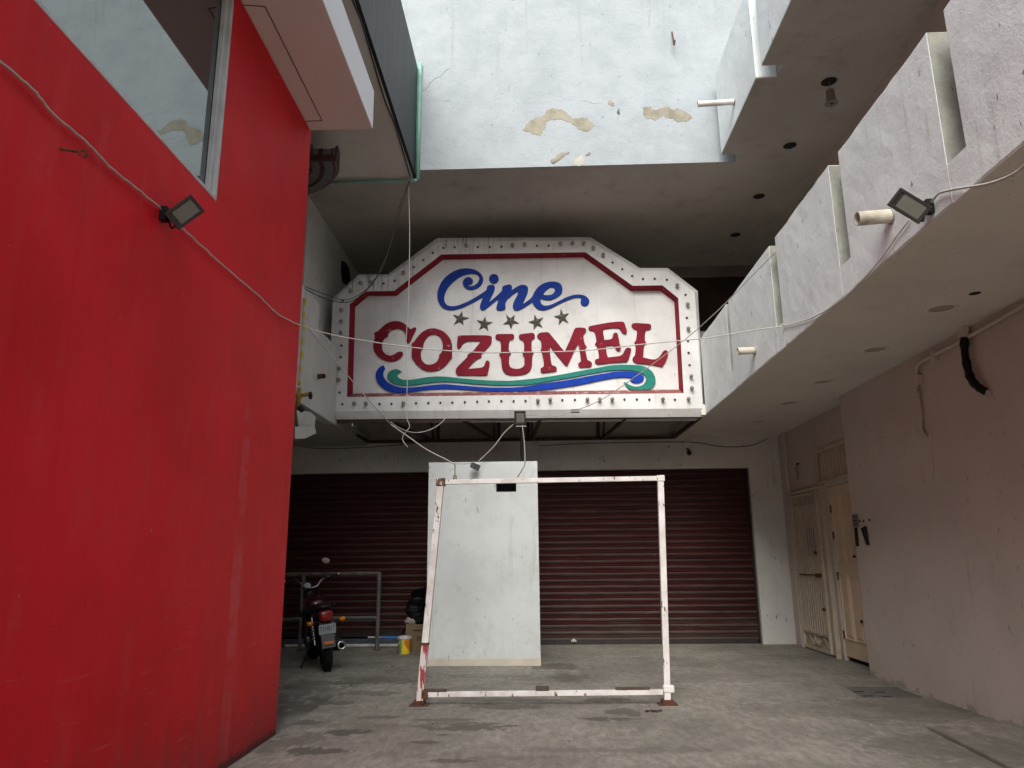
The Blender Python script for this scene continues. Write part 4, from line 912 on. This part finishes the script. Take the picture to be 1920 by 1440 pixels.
# small fittings by the door
ic = empty('intercom_plate', aX(1603, 975, XW), 'small grey slotted intercom plate on the side wall edge by the door', 'intercom')
g = MB(); c = aX(1604, 976, XW-.008); g.cbox(c, (.014, .16, .16)); g.build('plate', M['greyplate'], ic, bevel=.005)
g = MB(); [g.cbox(c+Vector((-.008, 0, dz)), (.005, .11, .012)) for dz in (-.045, 0, .045)]; g.build('slot', M['black'], ic)
for px, py, sh, lb_ in ((1608, 1006, 0, 'upright black bracket strip beneath the intercom plate'), (1625, 1004, 1, 'black triangular bracket on the side wall right of the strip')):
    c = aX(px, py, XW-.002); g = MB()
    if sh == 0: g.prism([c+Vector((0, a, b)) for a, b in ((-.025, .11), (.025, .11), (.03, -.12), (-.015, -.12))], (-.025, 0, 0))
    else: g.prism([c+Vector((0, a, b)) for a, b in ((.09, .09), (-.03, .11), (-.06, -.12), (-.02, -.11))], (-.03, 0, 0))
    tag(g.build('wall_bracket', M['black'], bevel=.005), lb_, 'bracket', 'black brackets by the door')
for k, (px, py) in enumerate(((1612, 977), (1619, 977), (1630, 975))):
    g = MB(); c = aX(px, py, XW-.004); g.cbox(c, (.008, .03, .03)); tag(g.build('screw_plug', M['socket']), 'dark screw plug in the row right of the intercom plate', 'screw plug', 'screw plugs by the intercom plate')
hk = empty('wall_hook', aX(1495, 885, DX), 'dangling wire fitting on the wall above the cream metal gate', 'wire fitting')
c = aX(1495, 870, DX-.02); g = MB(); g.cbox(c, (.03, .07, .03)); g.tube(cat([c, c+Vector((-.02, .02, -.09)), c+Vector((-.02, -.03, -.15)), c+Vector((-.01, .05, -.24))]), .008, 6); g.build('wire', M['wiret'], hk)

# CCTV camera
cv = empty('security_camera', aY(1288, 840, YW), 'small dome security camera under a white box, above the right shutter', 'camera')
c = aY(1288, 835, YW-.04); g = MB(); g.cbox(c, (.11, .075, .11)); g.build('mount_box', M['pvc'], cv, bevel=.006)
g = MB(); g.tube([c+Vector((0, 0, -.05)), c+Vector((.02, -.02, -.10))], .02, 8); g.sphere(c+Vector((.025, -.03, -.14)), .042, 14); g.build('dome', M['black'], cv, smooth=True)
# eye bolt on the red wall, hook on the bright wall
c = aX(112, 278, XL); g = MB(); g.tube([c+Vector((-.01, -.0, 0)), c+Vector((.07, .03, -.002))], .007, 8); e = c+Vector((.09, .045, -.004))
g.tube([e+Vector((.018*math.cos(a)*.8, .018*math.cos(a)*.5, .018*math.sin(a))) for a in [i*math.pi/7-1.5 for i in range(13)]], .006, 6); tag(g.build('eye_bolt', M['rust']), 'rusty eye bolt screwed into the red wall under the white cable', 'eye bolt')
a, b = aY(1260, 60, YB), aY(1264, 84, YB-.14); g = MB(); g.tube(cat([a, a.lerp(b, .5), b, b+Vector((.012, -.02, .06))]), .011, 8); tag(g.build('wall_hook', M['rust']), 'bent rusty iron hook high on the bright upper wall', 'hook')

# ================================================================== CABLES
def cable(pts, r, mt, label, n=6, wob=0.0):
    pp = cat(pts, n)
    if wob: pp = [p+Vector((random.uniform(-wob, wob), 0, random.uniform(-wob, wob))) for p in pp]
    g = MB(); g.tube(pp, r, 6); return tag(g.build('cable', mt, smooth=True), label, 'cable', 'loose cables')
def along(px, Y0, Y1): return [aY(x, y, Y0+(Y1-Y0)*i/(len(px)-1)) for i, (x, y) in enumerate(px)]
cable([aX(x, y, XL+.02) for x, y in ((-20, 98), (0, 115), (60, 166), (100, 214), (160, 265), (205, 312), (255, 352), (303, 393))], .0062, M['wirew'], 'white cable draped along the red wall, left of its floodlight', wob=.0035)
cable([aX(x, y, XL+.02) for x, y in ((340, 426), (380, 463), (430, 508), (480, 550), (520, 588), (553, 606))], .0062, M['wirew'], 'white cable on the red wall from its floodlight to the wall corner', wob=.0035)
cable(along([(553, 606), (625, 628), (760, 650), (880, 660), (960, 661), (1100, 657), (1200, 646), (1320, 634), (1420, 618), (1468, 612)], 6.75, 7.28), .0055, M['wirew'], 'long white cable slung across the passage in front of the sign letters', wob=.001)
cable([aX(x, y, XR-.012) for x, y in ((1468, 612), (1520, 597), (1580, 561), (1640, 500), (1668, 463), (1680, 445), (1706, 412))], .0055, M['wirew'], 'white cable clipped along the lower balcony parapet below its floodlight')
cable([aX(x, y, XR-.02) for x, y in ((1746, 380), (1757, 366), (1767, 360), (1800, 353), (1850, 345), (1893, 330), (1920, 311), (1945, 285))], .008, M['wirew'], 'white cable leaving the parapet floodlight toward the viewer')
cable(along([(770, 135), (767, 200), (766, 330), (768, 440), (766, 560), (761, 650), (764, 700), (762, 760), (763, 785), (768, 800), (757, 815), (755, 825), (764, 838)], 9.30, 9.35), .006, M['wirew'], 'thin white wire hanging straight down over the left of the sign')
cable(along([(769, 338), (752, 390), (737, 440), (722, 490), (700, 530), (668, 560), (640, 567), (600, 556), (571, 541)], 9.3, 9.0), .006, M['wiret'], 'dark cable looping from the clad storey past the sign corner', )
cable(along([(767, 338), (745, 400), (735, 450), (715, 500), (690, 540), (650, 562), (610, 552), (571, 537)], 9.3, 9.0), .005, M['wiret'], 'thinner dark cable just above the other dark loop at the sign corner')
cable(along([(576, 613), (640, 690), (700, 760), (733, 796)], 6.8, 7.5), .006, M['wireg'], 'grey wire sloping down across the sign lower left corner')
cable(along([(733, 796), (770, 822), (800, 843), (848, 868), (853, 878), (853, 892)], 7.5, 8.0), .0062, M['wirew'], 'white cable curving down to the plug on the frame top bar')
cable(along([(733, 792), (750, 803), (775, 811), (800, 808), (822, 797), (838, 781)], 7.5, 9.5), .0055, M['wirew'], 'white cable looping up to a hook under the sign edge')
cable(along([(851, 869), (870, 870), (887, 868)], 10.5, 10.6), .005, M['wireg'], 'short grey cable across the top of the pillar to the dangling lamp')
cable(along([(896, 866), (925, 838), (945, 812), (962, 796)], 10.60, 10.9), .009, M['wireg'], 'grey cable from which the small floodlight dangles')
cable(along([(979, 797), (983, 830), (984, 868), (978, 882), (971, 894)], 10.7, 8.0), .008, M['wireg'], 'grey cable dropping from the post floodlight to the frame top bar')
cable(along([(1456, 470), (1400, 528), (1340, 588), (1280, 640), (1200, 700), (1130, 748), (1084, 768)], 7.3, 10.8), .006, M['wirew'], 'pale wire running from the right parapet down to the small cable box')
cable(along([(1072, 772), (1040, 781), (1000, 779), (984, 779)], 10.8, 10.85), .004, M['wireg'], 'thin wire between the cable box and the post floodlight')
cable([aY(x, y, YW-.015) for x, y in ((548, 834), (600, 841), (700, 838), (790, 830))], .006, M['wiret'], 'thin dark cable sagging along the lintel left of the pillar')
cable([aY(x, y, YW-.015) for x, y in ((1010, 836), (1120, 831), (1290, 829), (1340, 836), (1370, 838), (1410, 835), (1440, 822))], .006, M['wiret'], 'thin dark cable sagging along the lintel past the security camera')
cable([aZ(x, y, BZ-.012) for x, y in ((652, -30), (661, 0), (678, 42), (697, 106), (722, 189), (742, 239), (769, 330))], .011, M['wiret'], 'black cable running under the clad storey soffit beside its edge')
g = MB(); c = Vector((aY(853, 892, 8).x, YF, 2.30)); g.lathe([(.006, .03), (.02, .02), (.024, -.03), (.018, -.04), (.001, -.04)], c, n=12); tag(g.build('plug', M['pvcd'], smooth=True), 'cream cable plug sitting on the frame top bar', 'plug')

# ================================================================== RAILING, BUCKET, BOX, BAG, POLES
ra = empty('railing', (-3.4, 12.7, 0), 'grey galvanised pipe railing behind the motorcycle', 'railing')
pR = aZ(707, 1219, 0); pL = aZ(557, 1222, 0); zt = 1.10; zm = .44; pL.y = pR.y-.02; PL2 = Vector((pL.x-.75, pL.y-1.0, 0))
zt = aY(707, 1075, pR.y).z; zm = aY(707, 1158, pR.y).z
g = MB(); g.tube([pR, pR+Vector((0, 0, zt+.02))], .034, 12); g.build('post', M['galv'], ra, smooth=False)
g = MB(); g.tube([pL, pL+Vector((0, 0, zt+.02))], .034, 12); g.build('post', M['galv'], ra)
g = MB(); g.tube([PL2, PL2+Vector((0, 0, zt+.02))], .034, 12); g.build('post', M['galv'], ra)
g = MB(); g.tube([pR+Vector((0, 0, zt)), pL+Vector((0, 0, zt)), PL2+Vector((0, 0, zt))], .031, 12); g.build('top_rail', simple('rusty_galvanised', (.16, .125, .095), .7, .5, 8, bs=.2), ra)
g = MB(); g.tube([pR+Vector((0, 0, zm)), pL+Vector((0, 0, zm)), PL2+Vector((0, 0, zm))], .026, 12); g.build('middle_rail', M['galv'], ra)
for p_ in (pR, pL):
    g = MB(); g.lathe([(.001, .012), (.06, .012), (.065, 0)], (p_.x, p_.y, 0), n=14); g.build('foot_plate', M['rust'], ra)

bp = aZ(758, 1226, 0); bk = empty('bucket', bp, 'yellow and green printed paint bucket with a pale rim', 'bucket')
g = MB(); g.lathe([(.001, .004), (.088, .004), (.092, .03), (.105, .235), (.112, .236), (.112, .262), (.098, .262), (.088, .03), (.001, .02)], (0, 0, 0), n=32); g.build('body', M['bucket'], bk, local=True)
g = MB(); g.lathe([(.106, .228), (.115, .230), (.115, .262), (.106, .264)], (0, 0, 0), n=32, closed=True); g.build('rim', M['pvc'], bk, local=True)
# cardboard box
bx0, bx1 = aZ(752, 1218, 0).x, -1.63; yb_ = 12.42
cbx = empty('cardboard_box', ((bx0+bx1)/2, yb_+.2, 0), 'brown cardboard box printed with letters, beside the paint bucket', 'box')
bxa, bxb, bh = -2.16, -1.56, .42
g = MB(); t_ = .006
g.box(bxa, bxb, yb_, yb_+t_, 0, bh); g.box(bxa, bxb, yb_+.40, yb_+.40+t_, 0, bh); g.box(bxa, bxa+t_, yb_+t_, yb_+.40, 0, bh); g.box(bxb-t_, bxb, yb_+t_, yb_+.40, 0, bh); g.box(bxa+t_, bxb-t_, yb_+t_, yb_+.40, .002, .01)
g.build('carton', M['cardboard'], cbx)
g = MB(); g.prism([(bxa-.002, yb_, bh+.001), (bxa-.002, yb_+.40, bh+.001), (bxa-.10, yb_+.38, bh-.17), (bxa-.10, yb_+.02, bh-.17)], (.005, 0, .005)); g.build('flap', M['cardboard'], cbx)
def text(name, body, size, loc, rot, mt, parent, ext=.001, local=False, sx=1.0):
    cu = bpy.data.curves.new(name, 'FONT'); cu.body = body; cu.size = size; cu.extrude = ext; cu.align_x = 'CENTER'; cu.align_y = 'CENTER'
    t = bpy.data.objects.new('tmp', cu); COL.objects.link(t); bpy.context.view_layer.update()
    me = bpy.data.meshes.new_from_object(t.evaluated_get(bpy.context.evaluated_depsgraph_get())); bpy.data.objects.remove(t); bpy.data.curves.remove(cu)
    Mx = Matrix.Translation(Vector(loc)-(Vector((0, 0, 0)) if local else root_loc(parent))) @ Euler(rot).to_matrix().to_4x4() @ Matrix.Diagonal((sx, 1, 1, 1))
    me.transform(Mx); me.name = name
    return link(name, me, mt, parent)
text('printed_lettering', 'znolli', .14, (-1.84, yb_-.002, .21), (R_(90), 0, 0), M['ink'], cbx)
g = MB(); g.box(-2.04, -1.60, yb_-.003, yb_-.001, .31, .335); g.build('printed_band', M['ink'], cbx)
# black rubbish bag on the box
def lump(c, r, seed, amp=.18, n=30, sc3=(1, 1, 1), power=1.0):
    rd = random.Random(seed); ph = [(rd.uniform(0, 6.3), rd.uniform(0, 6.3), rd.uniform(1.5, 5), rd.uniform(1.5, 5)) for _ in range(7)]
    g = MB(); vs = []; fs = []; h = n//2
    for i in range(h+1):
        a = math.pi*i/h
        for k in range(n):
            q = 2*math.pi*k/n; m_ = 1+amp*sum(math.sin(p1+f1*a*1.3+round(f2)*q)*math.cos(p2+f2*a) for p1, p2, f1, f2 in ph)/2.4
            vs.append(Vector(c)+Vector((r*sc3[0]*m_*math.sin(a)*math.cos(q), r*sc3[1]*m_*math.sin(a)*math.sin(q), r*sc3[2]*m_*math.cos(a)*(1.0))))
    for i in range(h):
        for k in range(n): fs.append((i*n+k, (i+1)*n+k, (i+1)*n+(k+1) % n, i*n+(k+1) % n))
    return g.add(vs, fs)
g = lump((-1.88, yb_+.18, .60), .25, 3, .42, 64, (1.15, .8, .8))
for g2 in (lump((-1.70, yb_+.25, .76), .30, 5, .38, 64, (1.0, .8, 1.0)), lump((-1.60, yb_+.25, 1.0), .24, 9, .4, 64, (1.0, .8, 1.1))): g.add(g2.v, g2.f)
tag(g.build('rubbish_bag', M['bag'], smooth=True), 'full black rubbish bag heaped on the cardboard box', 'rubbish bag')
g = lump((-2.10, yb_+.05, .46), .075, 8, .35, 20, (1.1, .7, .7)); tag(g.build('rag', M['cloth'], smooth=True), 'crumpled pale rag at the box corner nearest the bucket', 'rag', 'rags stuffed in the box')
g = lump((-1.68, yb_+.04, .45), .09, 11, .3, 20, (1.3, .6, .7)); tag(g.build('rag', M['cloth'], smooth=True), 'pinkish rag under the bag, beside the white frame post', 'rag', 'rags stuffed in the box')
# poles lying behind the railing
po = empty('broom_pole', (-2.4, 12.9, .2), 'blue and cream pole resting level behind the bucket', 'pole')
a, b, c = aY(690, 1195, 12.85), aY(714, 1195, 12.85), aY(757, 1195, 12.85)
g = MB(); g.tube([a, b], .014, 8); g.build('cream_handle', M['pvc'], po); g = MB(); g.tube([b, c+Vector((.25, 0, -.01))], .022, 10); g.build('blue_sleeve', M['blue'], po)
g = MB(); g.bar(aZ(755, 1200, .45)*0+Vector((c.x+.06, 12.80, .2)), Vector((c.x-.02, 12.72, 0.02)), .03, .03); g.build('broom_head', M['black'], po)
g = MB(); a, b = aY(535, 1209, 13.05), aY(748, 1208, 13.05); a.z = b.z = .03; g.tube([a, b], .026, 10); tag(g.build('pvc_pipe', M['pvc'], smooth=False), 'white plastic pipe lying on the floor along the left shutter', 'pipe')
g = MB(); g.box(-4.6, -2.1, 13.10, 13.16, .0, .13); tag(g.build('threshold_strip', simple('blue_grey_strip', (.07, .08, .10), .6), bevel=.005), 'dull blue-grey sill strip under the left shutter', 'sill')

# ================================================================== MOTORCYCLE  (x forward, y left, z up; rear tyre contact at the origin)
mo = empty('motorcycle', aZ(613, 1258, 0), 'black and red small motorcycle parked facing away, leaning on its side stand', 'motorcycle', rot=(R_(-7), 0, R_(114)))
mo.scale = (1.1, 1.1, 1.1)
def mb(g, name, mt, parent=mo, **k): return g.build(name, M[mt] if isinstance(mt, str) else mt, parent, local=True, **k)
def wheel(x, name, steer=0):
    Mx = Matrix.Rotation(steer, 3, 'Z'); c = (x, 0, .295)
    g = MB(); prof = []
    for i in range(14):
        a = 2*math.pi*i/14; prof.append((.245+.05*math.cos(a), .052*math.sin(a)))
    g.lathe(prof, c, 'Y', 40, Mx, closed=True)
    for i in range(36):
        a = 2*math.pi*i/36; q = Matrix.Rotation(a, 3, 'Y')
        for sy in (-1, 1):
            g.box(-.012, .012, sy*.004 if sy > 0 else -.034, .034 if sy > 0 else -.004, .290, .2975, Matrix.Translation(c) @ Mx.to_4x4() @ q.to_4x4())
    t = mb(g, name, 'rubber')
    g = MB(); g.lathe([(.195, -.03), (.215, -.03), (.208, 0), (.215, .03), (.195, .03)], c, 'Y', 32, Mx, closed=True); g.lathe([(.001, -.05), (.05, -.05), (.055, 0), (.05, .05), (.001, .05)], c, 'Y', 16, Mx)
    for i in range(6):
        a = 2*math.pi*i/6; v = Mx @ Vector((math.cos(a), 0, math.sin(a))); g.bar(Vector(c)+v*.04, Vector(c)+v*.2, .03, .018, (0, 1, 0))
    mb(g, 'rim', 'steel', t)
wheel(0, 'wheel'); wheel(1.24, 'wheel', R_(8))
g = MB()
for s in (-1, 1): g.bar((0, s*.085, .295), (.48, s*.07, .33), .045, .03)
mb(g, 'swing_arm', 'black', bevel=.005)
for s in (-1, 1):
    g = MB(); g.tube([(.02, s*.115, .32), (.10, s*.12, .64)], .014, 10)
    for k in range(7): g.lathe([(.028, -.008), (.033, 0), (.028, .008)], Vector((.04+.0092*k, s*.1165, .39+.031*k)), 'Z', 12, closed=False)
    mb(g, 'shock_absorber', 'chrome')
g = MB(); g.tube(cat([(-.02, 0, .66), (.3, 0, .66), (.62, 0, .62), (.86, 0, .72), (.95, 0, .84)]), .03, 10); g.tube(cat([(.95, 0, .84), (.84, 0, .5), (.72, 0, .28), (.45, 0, .27), (.40, 0, .5), (.35, 0, .64)]), .026, 10); mb(g, 'frame', 'black')
g = MB(); g.cbox((.58, 0, .36), (.30, .22, .20)); g.lathe([(.02, -.17), (.09, -.165), (.095, -.12), (.095, .12), (.09, .165), (.02, .17)], (.50, 0, .33), 'Y', 20); g.cbox((.70, 0, .47), (.13, .15, .16))
for k in range(5): g.cbox((.70, 0, .41+.03*k), (.17, .19, .010))
mb(g, 'engine', 'steel', bevel=.01)
g = MB(); g.cbox((.33, .0, .50), (.26, .20, .20)); mb(g, 'side_cover', 'black', bevel=.03)
# tank: lofted body
def loft(secs, n=16):
    g = MB(); vs = []; fs = []
    for (x, w_, z0, z1, pw) in secs:
        zc, hh = (z0+z1)/2, (z1-z0)/2
        for k in range(n):
            a = 2*math.pi*k/n; c_, s_ = math.cos(a), math.sin(a)
            vs.append((x, w_*math.copysign(abs(c_)**pw, c_), zc+hh*math.copysign(abs(s_)**pw, s_)))
    for i in range(len(secs)-1):
        for k in range(n): fs.append((i*n+k, i*n+(k+1) % n, (i+1)*n+(k+1) % n, (i+1)*n+k))
    fs.append(tuple(range(n-1, -1, -1))); fs.append(tuple((len(secs)-1)*n+k for k in range(n)))
    return g.add(vs, fs)
mb(loft([(.48, .09, .68, .79, .8), (.54, .13, .66, .84, .7), (.68, .155, .65, .87, .7), (.80, .145, .67, .875, .7), (.90, .09, .72, .85, .8)]), 'fuel_tank', 'redpaint', smooth=True)
mb(loft([(.36, .10, .26, .52, .6), (.46, .15, .24, .60, .6), (.66, .17, .24, .62, .6), (.80, .12, .28, .62, .7)]), 'engine_cowl', 'black', smooth=True)
mb(loft([(-.16, .075, .735, .785, .6), (-.05, .105, .715, .785, .6), (.12, .12, .70, .775, .6), (.32, .125, .68, .755, .6), (.50, .10, .68, .765, .6)]), 'seat', simple('dark_red_seat', (.022, .005, .006), .5, .3), smooth=True)
mb(loft([(-.27, .06, .60, .70, .6), (-.20, .095, .575, .735, .6), (.0, .11, .58, .715, .6), (.22, .115, .56, .70, .6), (.36, .10, .52, .69, .6)]), 'tail_fairing', 'black', smooth=True)
g = MB(); g.tube(cat([(.1, .125, .72), (-.12, .13, .775), (-.22, .09, .80), (-.245, 0, .805), (-.22, -.09, .80), (-.12, -.13, .775), (.1, -.125, .72)]), .010, 8); mb(g, 'grab_rail', 'black')
mb(loft([(-.305, .055, .615, .705, .6), (-.295, .078, .60, .725, .55), (-.25, .085, .595, .73, .55)]), 'tail_light', 'redlens', smooth=True)
g = MB(); g.prism([(-.24, -.085, .60), (-.24, .085, .60), (-.335, .08, .30), (-.335, -.08, .30)], (.015, 0, .005)); fd = mb(g, 'mudguard', simple('mudguard_plastic', (.018, .02, .024), .5), bevel=.006)
g = MB(); g.box(-.346, -.336, -.055, .055, .345, .38, None); mb(g, 'reflector', 'orange')
Mp = Matrix.Translation((-.298, 0, .515)) @ Matrix.Rotation(R_(-14), 4, 'Y')
g = MB(); g.box(-.006, .0, -.10, .10, -.058, .058, Mp); pl = mb(g, 'number_plate', 'plate', bevel=.004)
me = text('plate_lettering', 'T1H81T', .085, (0, 0, 0), (0, 0, 0), M['plateink'], pl, .0008, True, .62)
me.data.transform(Mp @ Matrix.Translation((-.0075, 0, .006)) @ Matrix(((0, 0, -1, 0), (-1, 0, 0, 0), (0, 1, 0, 0), (0, 0, 0, 1))))
for s in (-1, 1):
    g = MB(); g.tube([(-.22, s*.08, .60), (-.235, s*.155, .60)], .010, 8); ts = mb(g, 'turn_signal', 'black')
    g = loft([(-.285, .022, .582, .618, .8), (-.26, .038, .572, .628, .7), (-.22, .038, .574, .626, .7), (-.20, .02, .585, .615, .8)]); g.v = [(x, y+s*.19, z) for x, y, z in g.v]; mb(g, 'lens', 'amber', ts, smooth=True)
# exhaust on the right
g = MB(); g.tube(cat([(.74, -.06, .40), (.80, -.11, .27), (.62, -.13, .20), (.40, -.15, .22)]), .022, 10); ex = mb(g, 'exhaust', 'black')
g = MB(); g.lathe([(.028, 0), (.052, .04), (.056, .38), (.052, .41)], (0, 0, 0), 'Z', 20, Matrix.Identity(3)); 
q = Vector((-1, -.06, .13)).normalized().to_track_quat('Z', 'Y').to_matrix()
g.v = [tuple(q @ Vector(v) + Vector((.30, -.155, .225))) for v in g.v]; mb(g, 'muffler', 'black', ex, smooth=True)
g = MB(); g.lathe([(.053, .0), (.056, .02), (.05, .028), (.030, .024), (.028, 0)], (0, 0, 0), 'Z', 20); e0 = q @ Vector((0, 0, .40)) + Vector((.30, -.155, .225)); g.v = [tuple(q @ Vector(v) + e0) for v in g.v]; mb(g, 'muffler_tip', 'chrome', ex, smooth=True)
# fork, headlight, bars
sx = Matrix.Translation((.98, 0, 0)) @ Matrix.Rotation(R_(10), 4, 'Z') @ Matrix.Translation((-.98, 0, 0))
def T(p): return sx @ Vector(p)
for s in (-1, 1):
    g = MB(); g.tube([T((1.22, s*.085, .30)), T((.95, s*.085, .95))], .024, 10); mb(g, 'fork_leg', 'steel')
g = MB(); g.sphere(T((1.06, 0, .86)), .095, 18, (.9, 1, 1)); mb(g, 'headlight', 'black', smooth=True)
g = MB(); g.lathe([(.001, 0), (.05, 0), (.055, -.01), (.06, .05), (.001, .055)], (0, 0, 0), 'Z', 20); qd = Vector((-.75, 0, .66)).normalized().to_track_quat('Z', 'Y').to_matrix(); g.v = [tuple(T(qd @ Vector((v[0], v[1], -v[2]))+Vector((.99, .04, .985)))) for v in g.v]; sp = mb(g, 'speedometer', 'black', smooth=False)
g = MB(); g.lathe([(.001, .012), (.045, .012)], (0, 0, 0), 'Z', 20); g.v = [tuple(T(qd @ Vector(v)+Vector((.99, .04, .985)))) for v in g.v]; mb(g, 'dial', 'plate', sp)
g = MB(); hb = [(.90, -.36, 1.085), (.93, -.22, 1.07), (.955, -.14, 1.03), (.96, -.07, .96), (.96, .07, .96), (.955, .14, 1.03), (.93, .22, 1.07), (.90, .36, 1.085)]
g.tube(cat([T(p) for p in hb], 5), .012, 10); h_ = mb(g, 'handlebar', 'chrome', smooth=True)
for s in (-1, 1):
    g = MB(); g.tube([T((.925, s*.235, 1.072)), T((.90, s*.355, 1.085))], .019, 10); mb(g, 'grip', 'black', h_)
    g = MB(); g.lathe([(.001, -.012), (.014, -.010), (.016, .012), (.001, .014)], T((.898, s*.368, 1.087)), 'Y', 10); mb(g, 'bar_end', 'chrome', h_)
    g = MB(); g.tube(cat([T((.95, s*.21, 1.08)), T((1.04, s*.24, 1.075)), T((1.02, s*.37, 1.06))]), .007, 6); mb(g, 'brake_lever', 'chrome', h_)
    g = MB(); g.cbox(T((.935, s*.20, 1.075)), (.05, .06, .05)); mb(g, 'switch_block', 'black', h_, bevel=.008)
    if s > 0: continue
    g = MB(); g.tube(cat([T((.94, s*.17, 1.08)), T((.95, s*.19, 1.18)), T((.95, s*.215, 1.25))]), .006, 8); mr = mb(g, 'mirror', 'black')
    g = MB(); g.sphere((0, 0, 0), .062, 16, (.25, 1.05, .72)); cM = Matrix.Translation(T((.95, s*.22, 1.285))) @ Matrix.Rotation(R_(-18*s), 4, 'X') @ Matrix.Rotation(R_(7), 4, 'Z') @ Matrix.Rotation(R_(6), 4, 'Y'); g.v = [tuple(cM @ Vector(v)) for v in g.v]; mb(g, 'mirror_shell', 'black', mr, smooth=True)
    g = MB(); g.lathe([(.001, 0), (.05, 0)], (0, 0, 0), 'X', 20); g.v = [tuple(cM @ Vector((-.0165, v[1]*1.08, v[2]*.72))) for v in g.v]; mb(g, 'mirror_glass', 'mirror', mr)
g = MB(); g.prism(cat([T((1.02, -.06, .62)), T((1.30, -.06, .63)), T((1.48, -.06, .55))], 6) + [v+Vector((0, 0, .012)) for v in reversed(cat([T((1.02, -.06, .62)), T((1.30, -.06, .63)), T((1.48, -.06, .55))], 6))], (0, .12, 0)); mb(g, 'front_mudguard', 'black')
g = MB(); g.tube([(.42, .13, .28), (.36, .30, -.03)], .013, 8); g.tube([(.36, .30, -.028), (.30, .325, -.03)], .012, 8); mb(g, 'side_stand', 'black')
for s in (-1, 1):
    for q_ in ([(.42, s*.10, .24), (.42, s*.26, .25)], [(.18, s*.10, .34), (.15, s*.22, .33)]):
        g = MB(); g.tube(q_, .013, 8); mb(g, 'foot_peg', 'black')

# ================================================================== FLOOR BITS
dc = empty('drain_cover', aZ(1650, 1300, 0), 'rectangular dark concrete inspection cover set in the floor by the side wall', 'cover')
a, b = aZ(1582, 1291, 0), aZ(1705, 1307, 0); g = MB(); g.prism([aZ(1585, 1289, .0), aZ(1618, 1308, 0), aZ(1730, 1308, 0), aZ(1680, 1289, 0)], (0, 0, .006)); g.build('slab', M['cover'], dc, bevel=.002)
for px, py in ((1611, 1297), (1628, 1305), (1650, 1298), (1662, 1306)):
    c = aZ(px, py, .007); g = MB(); g.cbox(c, (.10, .035, .004)); g.build('lifting_slot', M['holeshade'], dc)
g = MB(); c = aZ(1226, 1335, 0); rd = random.Random(2)
for k in range(9):
    g.cbox((0, 0, 0), (.035, .025, .012), Matrix.Translation(c+Vector((rd.uniform(-.07, .07), rd.uniform(-.03, .03), .008))) @ Matrix.Rotation(rd.uniform(0, 3), 4, 'Z'))
tag(g.build('dry_leaf', M['socket']), 'dark crumpled dry leaf on the floor right of the frame foot', 'leaf')
g = MB(); rd = random.Random(5)
for k in range(170):
    x, y = rd.uniform(-2.2, 3.8), rd.uniform(5.4, 12.8); s_ = rd.uniform(.003, .009)*(1 if rd.random() < .9 else 1.8)
    g.sphere((x, y, s_*.4), s_, 6, (rd.uniform(.8, 1.6), rd.uniform(.8, 1.5), .7))
tag(g.build('floor_grit', simple('grit', (.30, .28, .24), .9, .6, 9)), 'scattered grit and crumbs over the concrete floor', 'grit', kind='stuff')
print('objects', len(bpy.data.objects))
